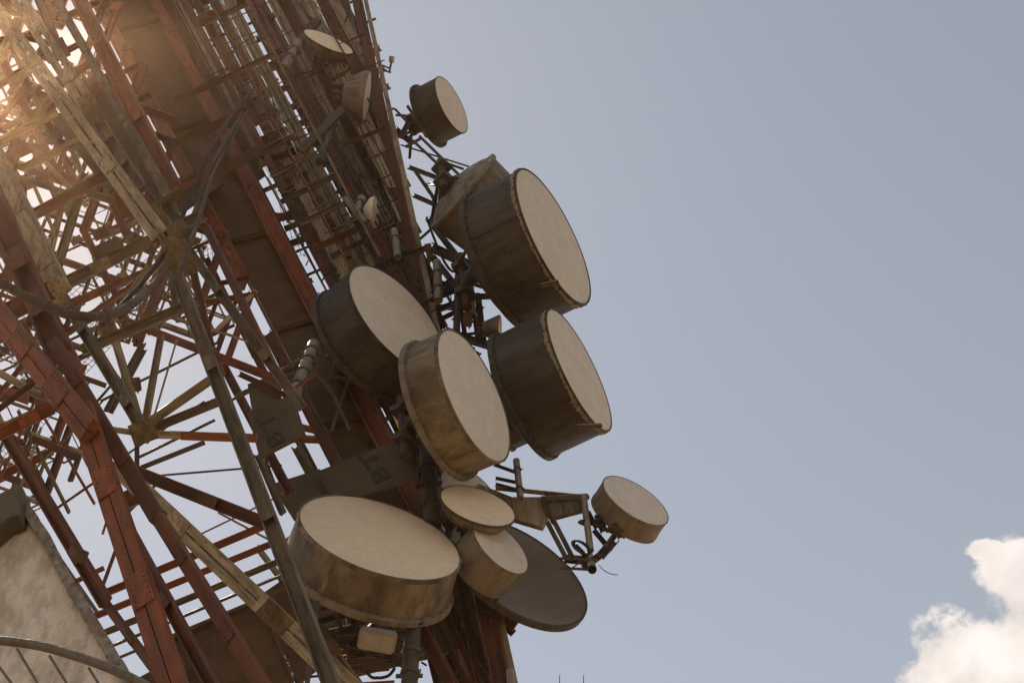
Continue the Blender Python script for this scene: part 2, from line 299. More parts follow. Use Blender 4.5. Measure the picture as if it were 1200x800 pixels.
# -- near legs and diagonals on the left (traced members, each on its own plane)
T=[ # x0 y0 x1 y1 w Y mat kind name riv e0 e1
 (0,18,186,275,20,13.2,'cream','LL','diagonal_brace',0,.5,0),
 (22,0,108,132,20,14.2,'cream','LL','diagonal_brace',0,.4,0),
 (66,0,196,228,11,14.6,'olive','box','leg',1.2,.4,.0),
 (92,0,200,218,18,15.1,'red','I','leg',0,.4,0),
 (108,132,160,215,14,14.4,'olive','C','diagonal_brace',0,0,0),
 (0,200,66,338,24,12.3,'cream','box','leg',0,.5,0),
 (66,338,172,512,13,12.9,'olive','C','leg',0,0,0),
 (0,255,64,405,27,11.6,'dark_red','C','leg',0,.5,0),
 (60,398,182,605,17,11.4,'dark_red','box','leg',0,0,0),
 (182,605,300,795,17,11.4,'dark_red','box','leg',0,0,.3),
 (148,620,245,800,15,12.0,'dark_red','C','leg',0,0,.3),
 (0,374,100,503,28,11.0,'red','pair','leg',0,.4,0),
 (93,476,200,800,30,11.2,'red','pair','leg',0,0,.3),
 (135,545,402,798,24,14.0,'cream','LL','diagonal_brace',1.4,0,.2),
 (203,312,362,735,17,13.0,'olive','C','leg',0,.0,.15),
 (215,285,352,475,11,13.8,'olive','C','leg',0,0,0),
 (240,265,330,455,9,14.6,'dark_red','L','diagonal_brace',0,0,0),
 (0,165,67,131,9,13.9,'cream','C','cross_beam',0,.5,0),
 (26,197,96,162,9,14.0,'cream','C','cross_beam',0,0,0),
 (0,152,48,180,5,15,'dark_red','C','cross_beam',0,.3,0),
 (28,256,130,202,12,13.6,'dark_red','C','cross_beam',0,0,0),
 (54,342,172,283,14,13.0,'olive','C','cross_beam',0,0,0),
 (172,283,240,250,14,13.4,'olive','C','cross_beam',0,0,0),
 (95,410,232,352,12,14.0,'olive','C','cross_beam',0,0,0),
 (0,370,60,340,22,11.9,'dark_red','C','cross_beam',0,.5,0),
 (0,508,62,478,14,11.7,'red','C','cross_beam',0,.5,0),
 (35,512,90,536,9,11.8,'dark_red','C','cross_beam',0,0,0),
 (0,478,50,440,7,13,'dark_red','C','cross_beam',0,.4,0),
 (0,438,44,462,8,13.2,'cream','C','diagonal_brace',0,.4,0),
 (0,460,40,410,6,14.5,'red','C','diagonal_brace',0,.3,0),
 (167,506,188,392,8,15,'cream','C','diagonal_brace',0,0,0),
 (181,486,207,398,2.2,15,'cream','box','tie_rod',0,0,0),
 (168,500,250,443,11,15.2,'cream','C','diagonal_brace',0,0,0),
 (168,506,262,468,11,15.4,'olive','C','diagonal_brace',0,0,0),
 (165,509,212,510,9,15.1,'cream','box','cross_beam',0,0,0),
 (212,510,300,513,10,15.1,'red','box','cross_beam',0,0,0),
 (300,513,400,516,9,21.4,'red','C','cross_beam',0,0,0),
 (166,506,130,385,9,15,'cream','C','diagonal_brace',0,0,0),
 (130,482,170,408,6,15.6,'olive','C','diagonal_brace',0,0,0),
 (165,508,140,452,11,14.7,'cream','C','diagonal_brace',0,0,0),
 (110,500,166,508,7,14.7,'cream','C','diagonal_brace',0,0,0),
 (160,512,160,545,5,15.3,'dark_red','box','tie_rod',0,0,0),
 (160,537,252,492,3.5,15.6,'steel','L','cross_beam',0,0,0),
 (165,548,240,518,6,15.8,'steel','L','cross_beam',0,0,0),
 (125,480,168,400,7,16,'olive','C','diagonal_brace',0,0,0),
 (185,563,318,616,15,14.6,'dark_red','C','cross_beam',0,.4,0),
 (132,592,172,574,20,14.8,'dark_red','box','cross_beam',0,0,0),
 (110,700,318,612,9,16,'red','C','cross_beam',0,0,0),
 (110,722,330,632,8,16.2,'red','C','cross_beam',0,0,0),
 (120,742,340,652,8,16.8,'olive','C','cross_beam',0,0,0),
 (128,758,345,668,3.5,17,'steel','L','cross_beam',0,0,0),
 (135,772,345,684,3.5,17.2,'steel','L','cross_beam',0,0,0),
 (70,690,122,665,6,17.5,'dark_red','L','cross_beam',0,0,0),
 (115,700,135,645,4,18,'dark_red','box','tie_rod',0,0,0),
 (52,590,120,705,16,13.5,'dark_red','C','leg',0,.9,0),
 (120,705,190,800,9,13.7,'dark_red','L','leg',0,0,.3),
 (60,640,115,720,4,18.5,'steel','box','tie_rod',0,0,0),
 (165,383,315,441,10,15.5,'red','C','cross_beam',0,.2,.1),
 (245,335,292,325,6,16,'dark_red','C','cross_beam',0,0,0),
 (240,355,300,345,7,16,'red','C','cross_beam',0,0,0),
 (255,385,300,340,5,16,'cream','box','diagonal_brace',0,0,0),
 (300,262,345,252,7,21.5,'red','C','cross_beam',0,0,0),
 (300,250,420,262,7,22.5,'red','C','cross_beam',0,0,0),
 (260,292,320,318,9,21,'cream','C','cross_beam',0,0,0),
 (355,440,470,480,11,22.3,'dark_red','C','cross_beam',0,0,0),
 (350,500,480,530,8,22.3,'red','C','cross_beam',0,0,0),
 (345,455,372,435,4,15.5,'red','C','diagonal_brace',0,0,0),
 # inner star at the top left
 (0,10,72,30,8,15.5,'cream','C','diagonal_brace',0,.4,0),(15,40,75,55,7,15.8,'dark_red','C','diagonal_brace',0,0,0),
 (45,0,70,62,10,15.2,'dark_red','C','diagonal_brace',0,.4,0),(0,62,30,0,8,15.9,'cream','C','diagonal_brace',0,.3,.2),
 (12,108,52,52,7,16,'cream','C','diagonal_brace',0,0,0),(0,100,60,60,6,16.4,'dark_red','C','diagonal_brace',0,.4,0),
 (55,72,100,48,8,16.2,'dark_red','L','cross_beam',0,0,0),(60,105,112,70,9,16.1,'dark_red','L','cross_beam',0,0,0),
 (78,130,128,92,14,16.3,'dark_red','L','cross_beam',0,0,0),
 (0,140,35,95,6,16.6,'dark_red','C','diagonal_brace',0,.3,0),(30,150,75,95,8,16.9,'cream','C','diagonal_brace',0,0,0),
 # spokes behind the left leg
 (35,208,64,275,4,16.5,'cream','C','diagonal_brace',0,0,0),(74,232,58,298,6,16.3,'cream','C','diagonal_brace',0,0,0),
 (92,228,66,312,10,16.2,'olive','C','diagonal_brace',0,0,0),(12,205,84,228,7,16,'olive','C','cross_beam',0,0,0),
 (25,202,26,270,9,16.7,'dark_red','C','diagonal_brace',0,0,0),(84,228,100,200,8,16.4,'cream','C','diagonal_brace',0,0,0),
 (44,180,100,240,6,17,'cream','C','diagonal_brace',0,0,0),(100,225,150,240,9,15.9,'olive','C','cross_beam',0,0,0),
 (130,235,152,283,9,15.9,'red','C','diagonal_brace',0,0,0),(165,200,215,270,14,14.9,'olive','C','leg',0,0,0),
 (95,330,150,275,3.5,16.2,'olive','box','diagonal_brace',0,0,0),(100,372,175,320,6,16,'red','C','cross_beam',0,0,0),
 (120,392,175,310,7,15.8,'cream','C','diagonal_brace',0,0,0),(60,400,110,370,8,16,'red','C','cross_beam',0,0,0),
 (140,398,148,375,7,15,'olive','C','diagonal_brace',0,0,0),(200,300,205,360,7,15,'olive','C','diagonal_brace',0,0,0),
 (196,232,312,172,13,18.6,'panel','box','cross_beam',0,0,0),(205,168,292,128,9,18.9,'dark_red','C','cross_beam',0,0,0),
 (285,440,350,470,7,16.8,'dark_red','C','cross_beam',0,.1,.1),(282,462,345,432,6,17.2,'olive','C','cross_beam',0,.1,.1),(262,430,330,560,10,17.6,'dark_red','C','diagonal_brace',0,.1,.1),
 (240,300,372,560,8,18.9,'dark_red','C','diagonal_brace',0,0,0),
 (215,270,245,400,9,15.3,'dark_red','C','diagonal_brace',0,0,0),
 (185,385,225,330,5,16.2,'cream','C','diagonal_brace',0,0,0),
 (96,205,70,140,6,16.8,'cream','C','diagonal_brace',0,0,0),
]
for t in T:
    x0,y0,x1,y1,wd,Y,m_,k_,nm,rv,e0,e1=t
    rl=rnd.uniform(-.22,.22)
    mem(x0,y0,x1,y1,wd,Y,m_,k_,nm,riv=rv,e0=e0,e1=e1,roll=rl)
    if nm=='leg' or wd>=14:
        A_,B_=P(x0,y0,Y),P(x1,y1,Y); d,sv,nv=frame(A_,B_,rl); k=mpp((x0+x1)/2,(y0+y1)/2,Y); L=(B_-A_).length
        for f_ in ((.3,.72) if L>3 else (.5,)):
            c=A_+d*L*(f_+rnd.uniform(-.06,.06)); hh=wd*k*.9; hw=wd*k*.46
            def fn(bm):
                prism(bm,c-d*hh,c+d*hh,sv,nv,(-hw,hw,.003,.014))
                for i in range(6):
                    for j in (-.7,.7):
                        q=c+d*hh*(-.85+.34*i)+sv*hw*j; rr=max(.012,wd*k*.05)
                        tube(bm,[q+nv*.0145,q+nv*(.0145+rr*.8)],rr,6,rr*.8)
            tpart('splice_plate',fn,m_)
for q in ((352,176,402,126,9,19.0,'steel','box'),(338,208,372,150,8,19.1,'dark_red','box'),(300,182,345,158,6,18.9,'steel','C'),(318,206,372,178,5,18.9,'olive','C'),(330,236,392,206,6,18.9,'steel','C'),(352,262,400,238,6,18.9,'olive','C'),(368,292,420,268,8,18.9,'dark_red','C'),
          (262,92,330,58,6,18.8,'dark_red','C'),(395,196,440,214,5,19.2,'steel','C'),(402,170,452,150,5,19.3,'dark_red','C'),(388,300,470,262,6,19.3,'steel','C'),(425,320,500,290,7,19.5,'steel','C'),(232,30,290,4,6,18.8,'olive','C'),(340,60,372,22,10,19.4,'steel','box'),(300,118,322,130,7,18.6,'steel','box'),
          (505,352,560,330,6,19.9,'steel','C'),(205,118,262,92,8,18.8,'panel','C'),(405,232,428,262,8,19.0,'galv','tube'),(372,98,398,150,9,19.6,'cream','C')):
    mem(*q[:6],q[6],q[7],'cross_beam')
for q in ((118,470,262,398,3,15.8),(108,560,240,470,2.5,16.4),(70,520,140,440,3,16.2),(30,560,120,470,2.5,16.6),(0,590,90,500,3,17),(10,610,48,500,3,16.9),(150,560,330,545,2.5,17.5),(60,600,118,560,3,17.2),
          (235,360,262,440,3,16.4),(205,372,290,400,2.5,16.2),(290,480,330,590,3,17.8),(270,470,352,420,3,17),(150,600,190,560,3,17),(120,625,140,560,2.5,17.3),(255,600,330,640,2.5,17.6),(205,640,340,575,2,18),(0,560,40,470,3,16.8),(20,480,80,600,4,17),(40,470,110,590,3,17.4)):
    mem(*q,rnd.choice(('red','cream','olive','dark_red')),'C','secondary_brace')
# gusset plates at the joints
for x,y,hw,hh,an,Y,m_ in ((168,506,15,13,20,12.85,'olive'),(62,345,13,20,24,12.2,'cream'),(210,300,14,26,24,12.9,'olive'),
        (186,262,12,24,26,14.0,'olive'),(106,128,10,18,26,14.1,'olive'),(130,390,9,12,26,14.3,'olive'),
        (165,285,18,8,-26,13.2,'olive'),(322,722,12,20,46,13.85,'olive'),(152,240,14,14,20,15.2,'dark_red'),(70,58,9,12,26,15.0,'dark_red')):
    c=P(x,y,Y); k=mpp(x,y,Y); a=R(an); dn=-up*math.cos(a)+rt*math.sin(a); sn=dn.cross(-fwd).normalized(); nn_=sn.cross(dn).normalized()
    if nn_.dot(fwd)>0: nn_=-nn_
    def fn(bm):
        prism(bm,c-dn*hh*k,c+dn*hh*k,sn,nn_,(-hw*k,hw*k,-.012,.012))
        for i in range(5):
            for j in (-1,-.33,.33,1):
                q=c+dn*hh*k*(-.8+.4*i)+sn*hw*k*.75*j; rr=1.0*k
                A=[bm.verts.new(q+nn_*.0125+(sn*math.cos(t)+dn*math.sin(t))*rr) for t in [math.pi/3*z for z in range(6)]]
                B=[bm.verts.new(q+nn_*(.0125+.6*rr)+(sn*math.cos(t)+dn*math.sin(t))*rr*.6) for t in [math.pi/3*z for z in range(6)]]
                for z in range(6): bm.faces.new((A[z],A[(z+1)%6],B[(z+1)%6],B[z]))
                bm.faces.new(B)
    tpart('gusset_plate',fn,m_)

# -- long sheet covers running up the inner face, then the parallel columns
SL=.52
def fam(x0,ya,yb,w,Y,m_,kind='C',name='column',e0=0,e1=0,riv=0,roll=0):
    return mem(x0+SL*ya,ya,x0+SL*yb,yb,w,Y,m_,kind,name,roll=roll,e0=e0,e1=e1,riv=riv)
HW=.89
for ya,yb in ((-90,36),(38,152),(156,285),(288,388),(391,500),(503,620)):
    plate([(121+SL*ya,ya),(172+SL*ya,ya-14),(172+SL*yb,yb-14),(121+SL*yb,yb)],20.0,.06,'panel','cover_panel',flange=.10)
plate([(60,140),(112,118),(150,210),(128,225)],15.6,.05,'panel_olive')
plate([(100,95),(140,80),(200,215),(165,225)],16.8,.05,'panel_olive')
plate([(196,214),(255,190),(262,215),(212,250)],19.4,.05,'panel')
fam(112,-60,330,15,19.7,'red','I',e0=.2); fam(110,390,800,12,19.5,'dark_red','I')
fam(181,-60,640,17,19.75,'red','I',e0=.2,riv=1.5)
fam(194,-60,205,13,19.9,'dark_red','C',e0=.2)
fam(204,-60,190,11,20,'cream','C',e0=.2)
fam(216,-60,560,10,19.9,'dark_red','box',e0=.2)
fam(228,-60,140,10,20.4,'dark_red','C',e0=.2)
fam(250,-60,110,12,20.6,'red','C',e0=.2)
fam(268,-60,480,15,20.3,'cream','box',e0=.2)
fam(236,210,620,12,20.0,'cream','C')
fam(300,-60,430,22,20.6,'red','I',e0=.2)
fam(318,-60,380,12,20.5,'cream','C',e0=.2)
fam(331,-60,345,17,20.8,'dark_red','I',e0=.2)
fam(345,-60,270,12,20.4,'cream','C',e0=.2)
fam(358,-60,215,16,20.7,'olive','C',e0=.2)
fam(374,-60,155,13,20.5,'red','C',e0=.2)
fam(391,-60,100,11,20.3,'cream','C',e0=.2)
# darker columns of the far face, closing most of the gaps
for i in range(22):
    x0=128+i*13+rnd.uniform(-4,4)
    ye=min(820,(418-x0)/.30); ys=-60 if rnd.random()<.7 else rnd.uniform(150,350)
    if 186<x0<214: 
        fam(x0,-60,190,13,23.5,'dark_red','C'); fam(x0,345,ye,13,23.5,'dark_red','C'); continue
    if ye-ys<60: continue
    fam(x0,ys,ye,rnd.choice((9,12,15)),rnd.choice((22.5,23.2,24)),rnd.choice(('dark_red','cream','olive','red','red')),rnd.choice(('C','I')),e0=.1)
# right hand corner columns
mem(414,-20,588,800,17,20.1,'dark_red','I','column',roll=0,e0=.2,e1=.15)
mem(424,-20,602,800,7,20.2,'cream','box','column',roll=0,e0=.2,e1=.0)
mem(400,-20,566,800,14,20.6,'olive','C','column',roll=0,e0=.2,e1=.15)
mem(425,300,560,800,14,21.6,'red','I','column',roll=0,e1=.15)
mem(455,380,536,800,14,21.9,'dark_red','I','column',roll=0,e1=.15)
mem(420,420,515,800,13,22.2,'dark_red','C','column',roll=0,e1=.15)
for x0,x1,w_,m_ in ((470,548,8,'red'),(490,560,6,'dark_red'),(505,575,9,'dark_red'),(480,530,5,'cream'),(515,585,10,'dark_red')):
    mem(x0,680,x1,830,w_,20.6,m_,'C','column',roll=0)
# rungs and horizontals between the columns
for y in range(-20,640,24):
    xa=195+SL*y; xb=min(400+SL*y,425+.22*y-6)
    if xb-xa<20: continue
    k=rnd.uniform(0,12)
    mem(xa,y+k,xb,y+k-(xb-xa)*.42,rnd.choice((3,5,7)),22.0+rnd.uniform(-.3,.3),rnd.choice(('olive','dark_red','red','steel')),'C','cross_beam')
for y in range(20,700,90):
    xa=178+SL*y; xb=425+.22*y
    mem(xa,y,xa+(xb-xa)*.8,y-(xb-xa)*.3,8,21.1,rnd.choice(('dark_red','olive')),'C','cross_beam')

# far face bracing: cells of a real truss on three planes
holes=[[(165,400),(240,400),(262,450),(240,490),(180,490)],[(72,605),(110,598),(130,660),(112,700),(75,625)],[(150,610),(165,590),(205,640),(202,660),(178,662)],
 [(180,550),(262,500),(300,575),(305,598),(235,580)],[(108,30),(70,80),(40,60),(60,30)],[(232,330),(245,300),(285,350),(270,352)],[(190,420),(235,405),(265,470),(200,480)],
 [(118,440),(165,440),(165,475),(120,470)],[(225,612),(290,600),(300,625),(240,650)],[(320,210),(345,215),(370,300),(345,315),(310,240)],[(140,560),(170,520),(230,540),(160,560)],
 [(28,60),(60,40),(75,80),(50,100)],[(55,225),(30,215),(60,280)]]
def inpoly(x,y,p):
    c=False
    for i in range(len(p)):
        (xa,ya),(xb,yb)=p[i],p[i-1]
        if (ya>y)!=(yb>y) and x<(xb-xa)*(y-ya)/(yb-ya)+xa: c=not c
    return c
def fill(bm,Y,cell,w,prob,off):
    u=V((.91,-.42)); v=V((.43,.90))
    for i in range(-14,16):
        for j in range(-12,22):
            o=V((off,300))+u*(i*cell)+v*(j*cell)
            segs=[(o,o+u*cell),(o,o+v*cell),(o,o+(u+v)*cell),(o+u*cell,o+v*cell)]
            for kx,(a,b) in enumerate(segs):
                mdl=(a+b)/2
                if not(-120<mdl.x<300+.2*mdl.y and -80<mdl.y<880): continue
                if mdl.x>92+.5*mdl.y: continue
                if mdl.y>600 or (mdl.y>540 and mdl.x>48) or (mdl.x>112 and mdl.y>395): continue
                if any(inpoly(*(a.lerp(b,q)),h) for h in holes for q in (.1,.35,.65,.9)): continue
                pr=prob*(1.25 if mdl.y<400 else .5 if mdl.y>620 else .8)
                if rnd.random()>pr*(1 if kx<2 else .75): continue
                A=P(a.x,a.y,Y+rnd.uniform(-.05,.05)); B=P(b.x,b.y,Y+rnd.uniform(-.05,.05))
                beam(bm,A,B,w*rnd.uniform(.5,1.3)*mpp(mdl.x,mdl.y,Y),'C',rnd.uniform(-.3,.3))
                if rnd.random()<.5:
                    k=mpp(mdl.x,mdl.y,Y); dd,ss,n2=frame(A,B); prism(bm,A-dd*w*1.1*k,A+dd*w*1.6*k,ss,n2,(-w*.95*k,w*.95*k,.004,.02))
for Y,cell,w_,pr,off,m_ in ((17.6,74,8,.34,30,'red'),(18.8,62,7,.42,60,'dark_red'),(20.4,50,6,.42,75,'cream'),(22,42,5,.45,50,'dark_red'),(24,32,3,.48,66,'olive'),(26,22,1.8,.3,58,'steel')):
    o=tpart('far_bracing',lambda bm: fill(bm,Y,cell,w_,pr,off),m_); o['kind']='stuff'
# mesh walkways (cable ladder trays) seen through the legs
def tray(pa,pb,wpx,Y,n,nl=4,m_='steel',name='mesh_tray'):
    A=P(*pa,Y);B=P(*pb,Y); d,s,n_=frame(A,B); W=wpx*mpp(*pa,Y)/2; L=(B-A).length
    def fn(bm):
        for i in range(nl): 
            q=s*(-W+2*W*i/(nl-1)); tube(bm,[A+q,B+q],.009,4)
        for i in range(n+1):
            q=A+d*L*i/n; tube(bm,[q-s*W,q+s*W],.007,4)
    tpart(name,fn,m_)
tray((72,352),(176,258),18,17.2,22,4); tray((95,392),(190,300),22,17.6,24,5); tray((150,385),(190,330),26,17.3,12,7)
tray((0,540),(60,470),24,17.5,16,5); tray((0,400),(50,455),16,17.0,12,4); tray((60,470),(125,400),16,17.1,16,4)
tray((0,178),(35,160),12,16.2,10,5); tray((45,170),(78,150),8,16.2,10,3); tray((190,270),(240,205),14,18.4,14,4)
tray((240,270),(250,340),10,22,12,3); tray((330,215),(350,300),16,22.5,8,4); tray((250,60),(330,200),26,21.8,12,5); tray((380,220),(440,330),20,21.9,14,4)

# access ladder with its long pale stringer
def ladder(bm):
    for k in range(-3,10):
        y=12+k*27; x=289+SL*y
        a=P(x,y,18.2); b=P(x-42,y+19,18.2)
        tube(bm,[a,b],.022,6)
    a=P(289-SL*60,-60,18.15); b=P(289+SL*300,300,18.9); tube(bm,[a,b],.035,8)
    a=P(247-SL*45,-45,18.25); b=P(247+SL*300,300,19); tube(bm,[a,b],.02,8)
tpart('access_ladder',ladder,'olive')

# ------------------------------------------------------------------ cables and conduits
def spline(pts,n=8):
    out=[]
    p=[pts[0]]+list(pts)+[pts[-1]]
    for i in range(1,len(p)-2):
        for k in range(n):
            t=k/n; a,b,c,d=p[i-1],p[i],p[i+1],p[i+2]
            out.append(.5*((2*b)+(c-a)*t+(2*a-5*b+4*c-d)*t*t+(3*b-a-3*c+d)*t**3))
    out.append(p[-2]); return out
def cable(name,pts,w,m_,label,cat,group=None,sides=10,n=8,kind=None,rib=0):
    q=[P(x,y,Y) for x,y,Y in pts]; mid=pts[len(pts)//2]; o=q[0].copy()
    bm=bmesh.new(); r_=w*mpp(*mid)/2; pp=[p-o for p in spline(q,n)]; tube(bm,pp,r_,sides)
    if rib:
        for i in range(rib,len(pp)-1,rib):
            d=(pp[i+1]-pp[i]).normalized(); tube(bm,[pp[i]-d*r_*.22,pp[i]+d*r_*.22],r_*1.14,sides)
    ob=link(name,bm,m_,None,loc=o,smooth=True); tag(ob,label,cat,group,kind); return ob
cable('conduit',[(-60,318,10.2),(0,333,10.3),(60,361,10.4),(112,371,10.6),(155,356,11.4),(190,322,13.4),(214,285,14.6),(232,245,15.6)],10.5,'conduit','thick grey brown conduit sagging in a wide curve from the left edge of the photo','conduit',n=14,rib=9)
cable('conduit',[(140,372,13.6),(178,335,13.8),(200,300,14.2),(224,258,14.6),(240,215,15.0),(262,170,15.5),(284,132,17.5)],5.5,'conduit','grey brown conduit climbing beside the thick sagging conduit towards the upper dishes','conduit',n=14,rib=10)
cable('cable',[(120,380,12.9),(172,325,13.7),(206,272,14.3),(232,208,14.9),(262,148,16),(296,105,18)],5,'cable','black cable looping up the left of the two climbing conduits','cable')
cable('cable',[(205,330,12),(222,290,12.3),(238,240,13),(256,190,15),(290,130,17.5)],5,'conduit','slim brown cable running up the right side of the climbing conduits','cable')
bm=bmesh.new()
cbase=P(300,100,20)
for i in range(9):
    x0=256+i*2.3+rnd.uniform(-.6,.6); w_=rnd.uniform(1,2)
    pts=[]
    ys=-60
    while ys<430: pts.append(P(x0+SL*ys+rnd.uniform(-1,1),ys,19.6+rnd.uniform(-.06,.06))-cbase); ys+=45
    tube(bm,spline(pts,4),w_*.5*mpp(300,150,19.6),6)
for i in range(8):
    x0=232+i*2+rnd.uniform(-.6,.6)
    pts=[]; ys=190
    while ys<500: pts.append(P(x0+SL*ys+rnd.uniform(-1,1),ys,19.4)-cbase); ys+=45
    tube(bm,spline(pts,4),.8*mpp(380,300,19.4),6)
for i in range(10):
    x0=352+i*2.1+rnd.uniform(-.6,.6)
    pts=[]; ys=-60
    while ys<190+ (10-i)*8: pts.append(P(x0+.45*ys+rnd.uniform(-1,1),ys,19.9)-cbase); ys+=40
    tube(bm,spline(pts,4),.9*mpp(400,100,19.9),6)
o=link('waveguide_runs',bm,'cream',None,loc=cbase,smooth=True); tag(o,'bundles of thin pale waveguide cables clipped along the tower columns','cables',None,'stuff')
bm=bmesh.new()
for i in range(34):
    x0=rnd.uniform(188,404); y0=rnd.uniform(-60,60) if rnd.random()<.5 else rnd.uniform(60,330); y1=min(y0+rnd.uniform(120,420),(412-x0)/.30)
    if y1-y0<50: continue
    k=5; xe=rnd.uniform(-4,4)
    q=[P(x0+xe*j/k+SL*(y0+(y1-y0)*j/k)+rnd.uniform(-.8,.8),y0+(y1-y0)*j/k,19.35+rnd.uniform(-.1,.1))-cbase for j in range(k+1)]
    tube(bm,spline(q,3),rnd.uniform(.012,.032),5)
for i in range(70):
    y=rnd.uniform(-10,420); x=rnd.uniform(190,385)+SL*y
    if x>405+.22*y: continue
    L=rnd.uniform(10,34); k=mpp(x,y,19.5)
    tube(bm,[P(x,y,19.5)-cbase,P(x+L*.9,y-L*.42,19.5)-cbase],rnd.uniform(.012,.03),5)
for i in range(12):
    y=rnd.uniform(560,800); x=rnd.uniform(470,560)+.12*(y-560)
    q=[P(x+.35*j*14,y+j*14,20.0+rnd.uniform(-.1,.1))-cbase for j in range(5)]
    if q[-1] and x+.35*56<560+.22*(y-560)+30: tube(bm,spline(q,2),rnd.uniform(.012,.035),5)
def loose(x,y,dx,dy,sag,Y,r_):
    q=[P(x+dx*t+rnd.uniform(-1,1),y+dy*t+sag*4*t*(1-t)+rnd.uniform(-1,1),Y+rnd.uniform(-.1,.1))-cbase for t in (0,.2,.4,.6,.8,1)]
    tube(bm,spline(q,5),r_,5)
for i in range(22):
    y=rnd.uniform(0,330); x=rnd.uniform(215,370)+SL*y
    if x>405+.22*y: continue
    loose(x,y,rnd.uniform(20,60)*.5,rnd.uniform(20,60),rnd.uniform(-6,10),19.5+rnd.uniform(-.3,.3),rnd.uniform(.012,.03))
for i in range(20):
    loose(rnd.uniform(495,580),rnd.uniform(320,425),rnd.uniform(-20,25),rnd.uniform(-12,22),rnd.uniform(0,10),20.2+rnd.uniform(-.3,.3),rnd.uniform(.012,.028))
for i in range(12):
    loose(rnd.uniform(490,520),rnd.uniform(500,560),rnd.uniform(-10,14),rnd.uniform(10,40),rnd.uniform(0,6),19.6+rnd.uniform(-.2,.2),rnd.uniform(.012,.028))
for i in range(14):
    loose(rnd.uniform(370,470),rnd.uniform(728,790),rnd.uniform(10,60),rnd.uniform(-22,10),rnd.uniform(0,14),18.9+rnd.uniform(-.3,.3),rnd.uniform(.012,.03))
o=link('loose_cables',bm,'cable',None,loc=cbase,smooth=True); tag(o,'tangle of thin black cables strung between the antennas and the tower columns','cables',None,'stuff')

# ------------------------------------------------------------------ antennas
def axis_of(x,y,q,ang,sx=None,sgn=1):
    r=ray(x,y).normalized(); a=R(ang); dx,dy=math.sin(a)*sgn,-math.cos(a)*sgn
    s=(dx*rt-dy*up); s=(s-s.dot(r)*r).normalized()
    return (-q*r+math.sqrt(1-q*q)*s).normalized()
def lathe(bm,prof,seg=64,wob=0):
    rings=[]
    for (r,z) in prof:
        if r<1e-5: rings.append([bm.verts.new((0,0,z))]); continue
        rings.append([bm.verts.new((r*math.cos(2*math.pi*k/seg)*(1+wob*math.sin(k*1.7)),r*math.sin(2*math.pi*k/seg)*(1+wob*math.sin(k*1.7)),z)) for k in range(seg)])
    for A,B in zip(rings,rings[1:]):
        for k in range(seg):
            k2=(k+1)%seg
            if len(A)==1 and len(B)==1: continue
            if len(A)==1: bm.faces.new((A[0],B[k],B[k2]))
            elif len(B)==1: bm.faces.new((A[k],A[k2],B[0]))
            else: bm.faces.new((A[k],A[k2],B[k2],B[k]))
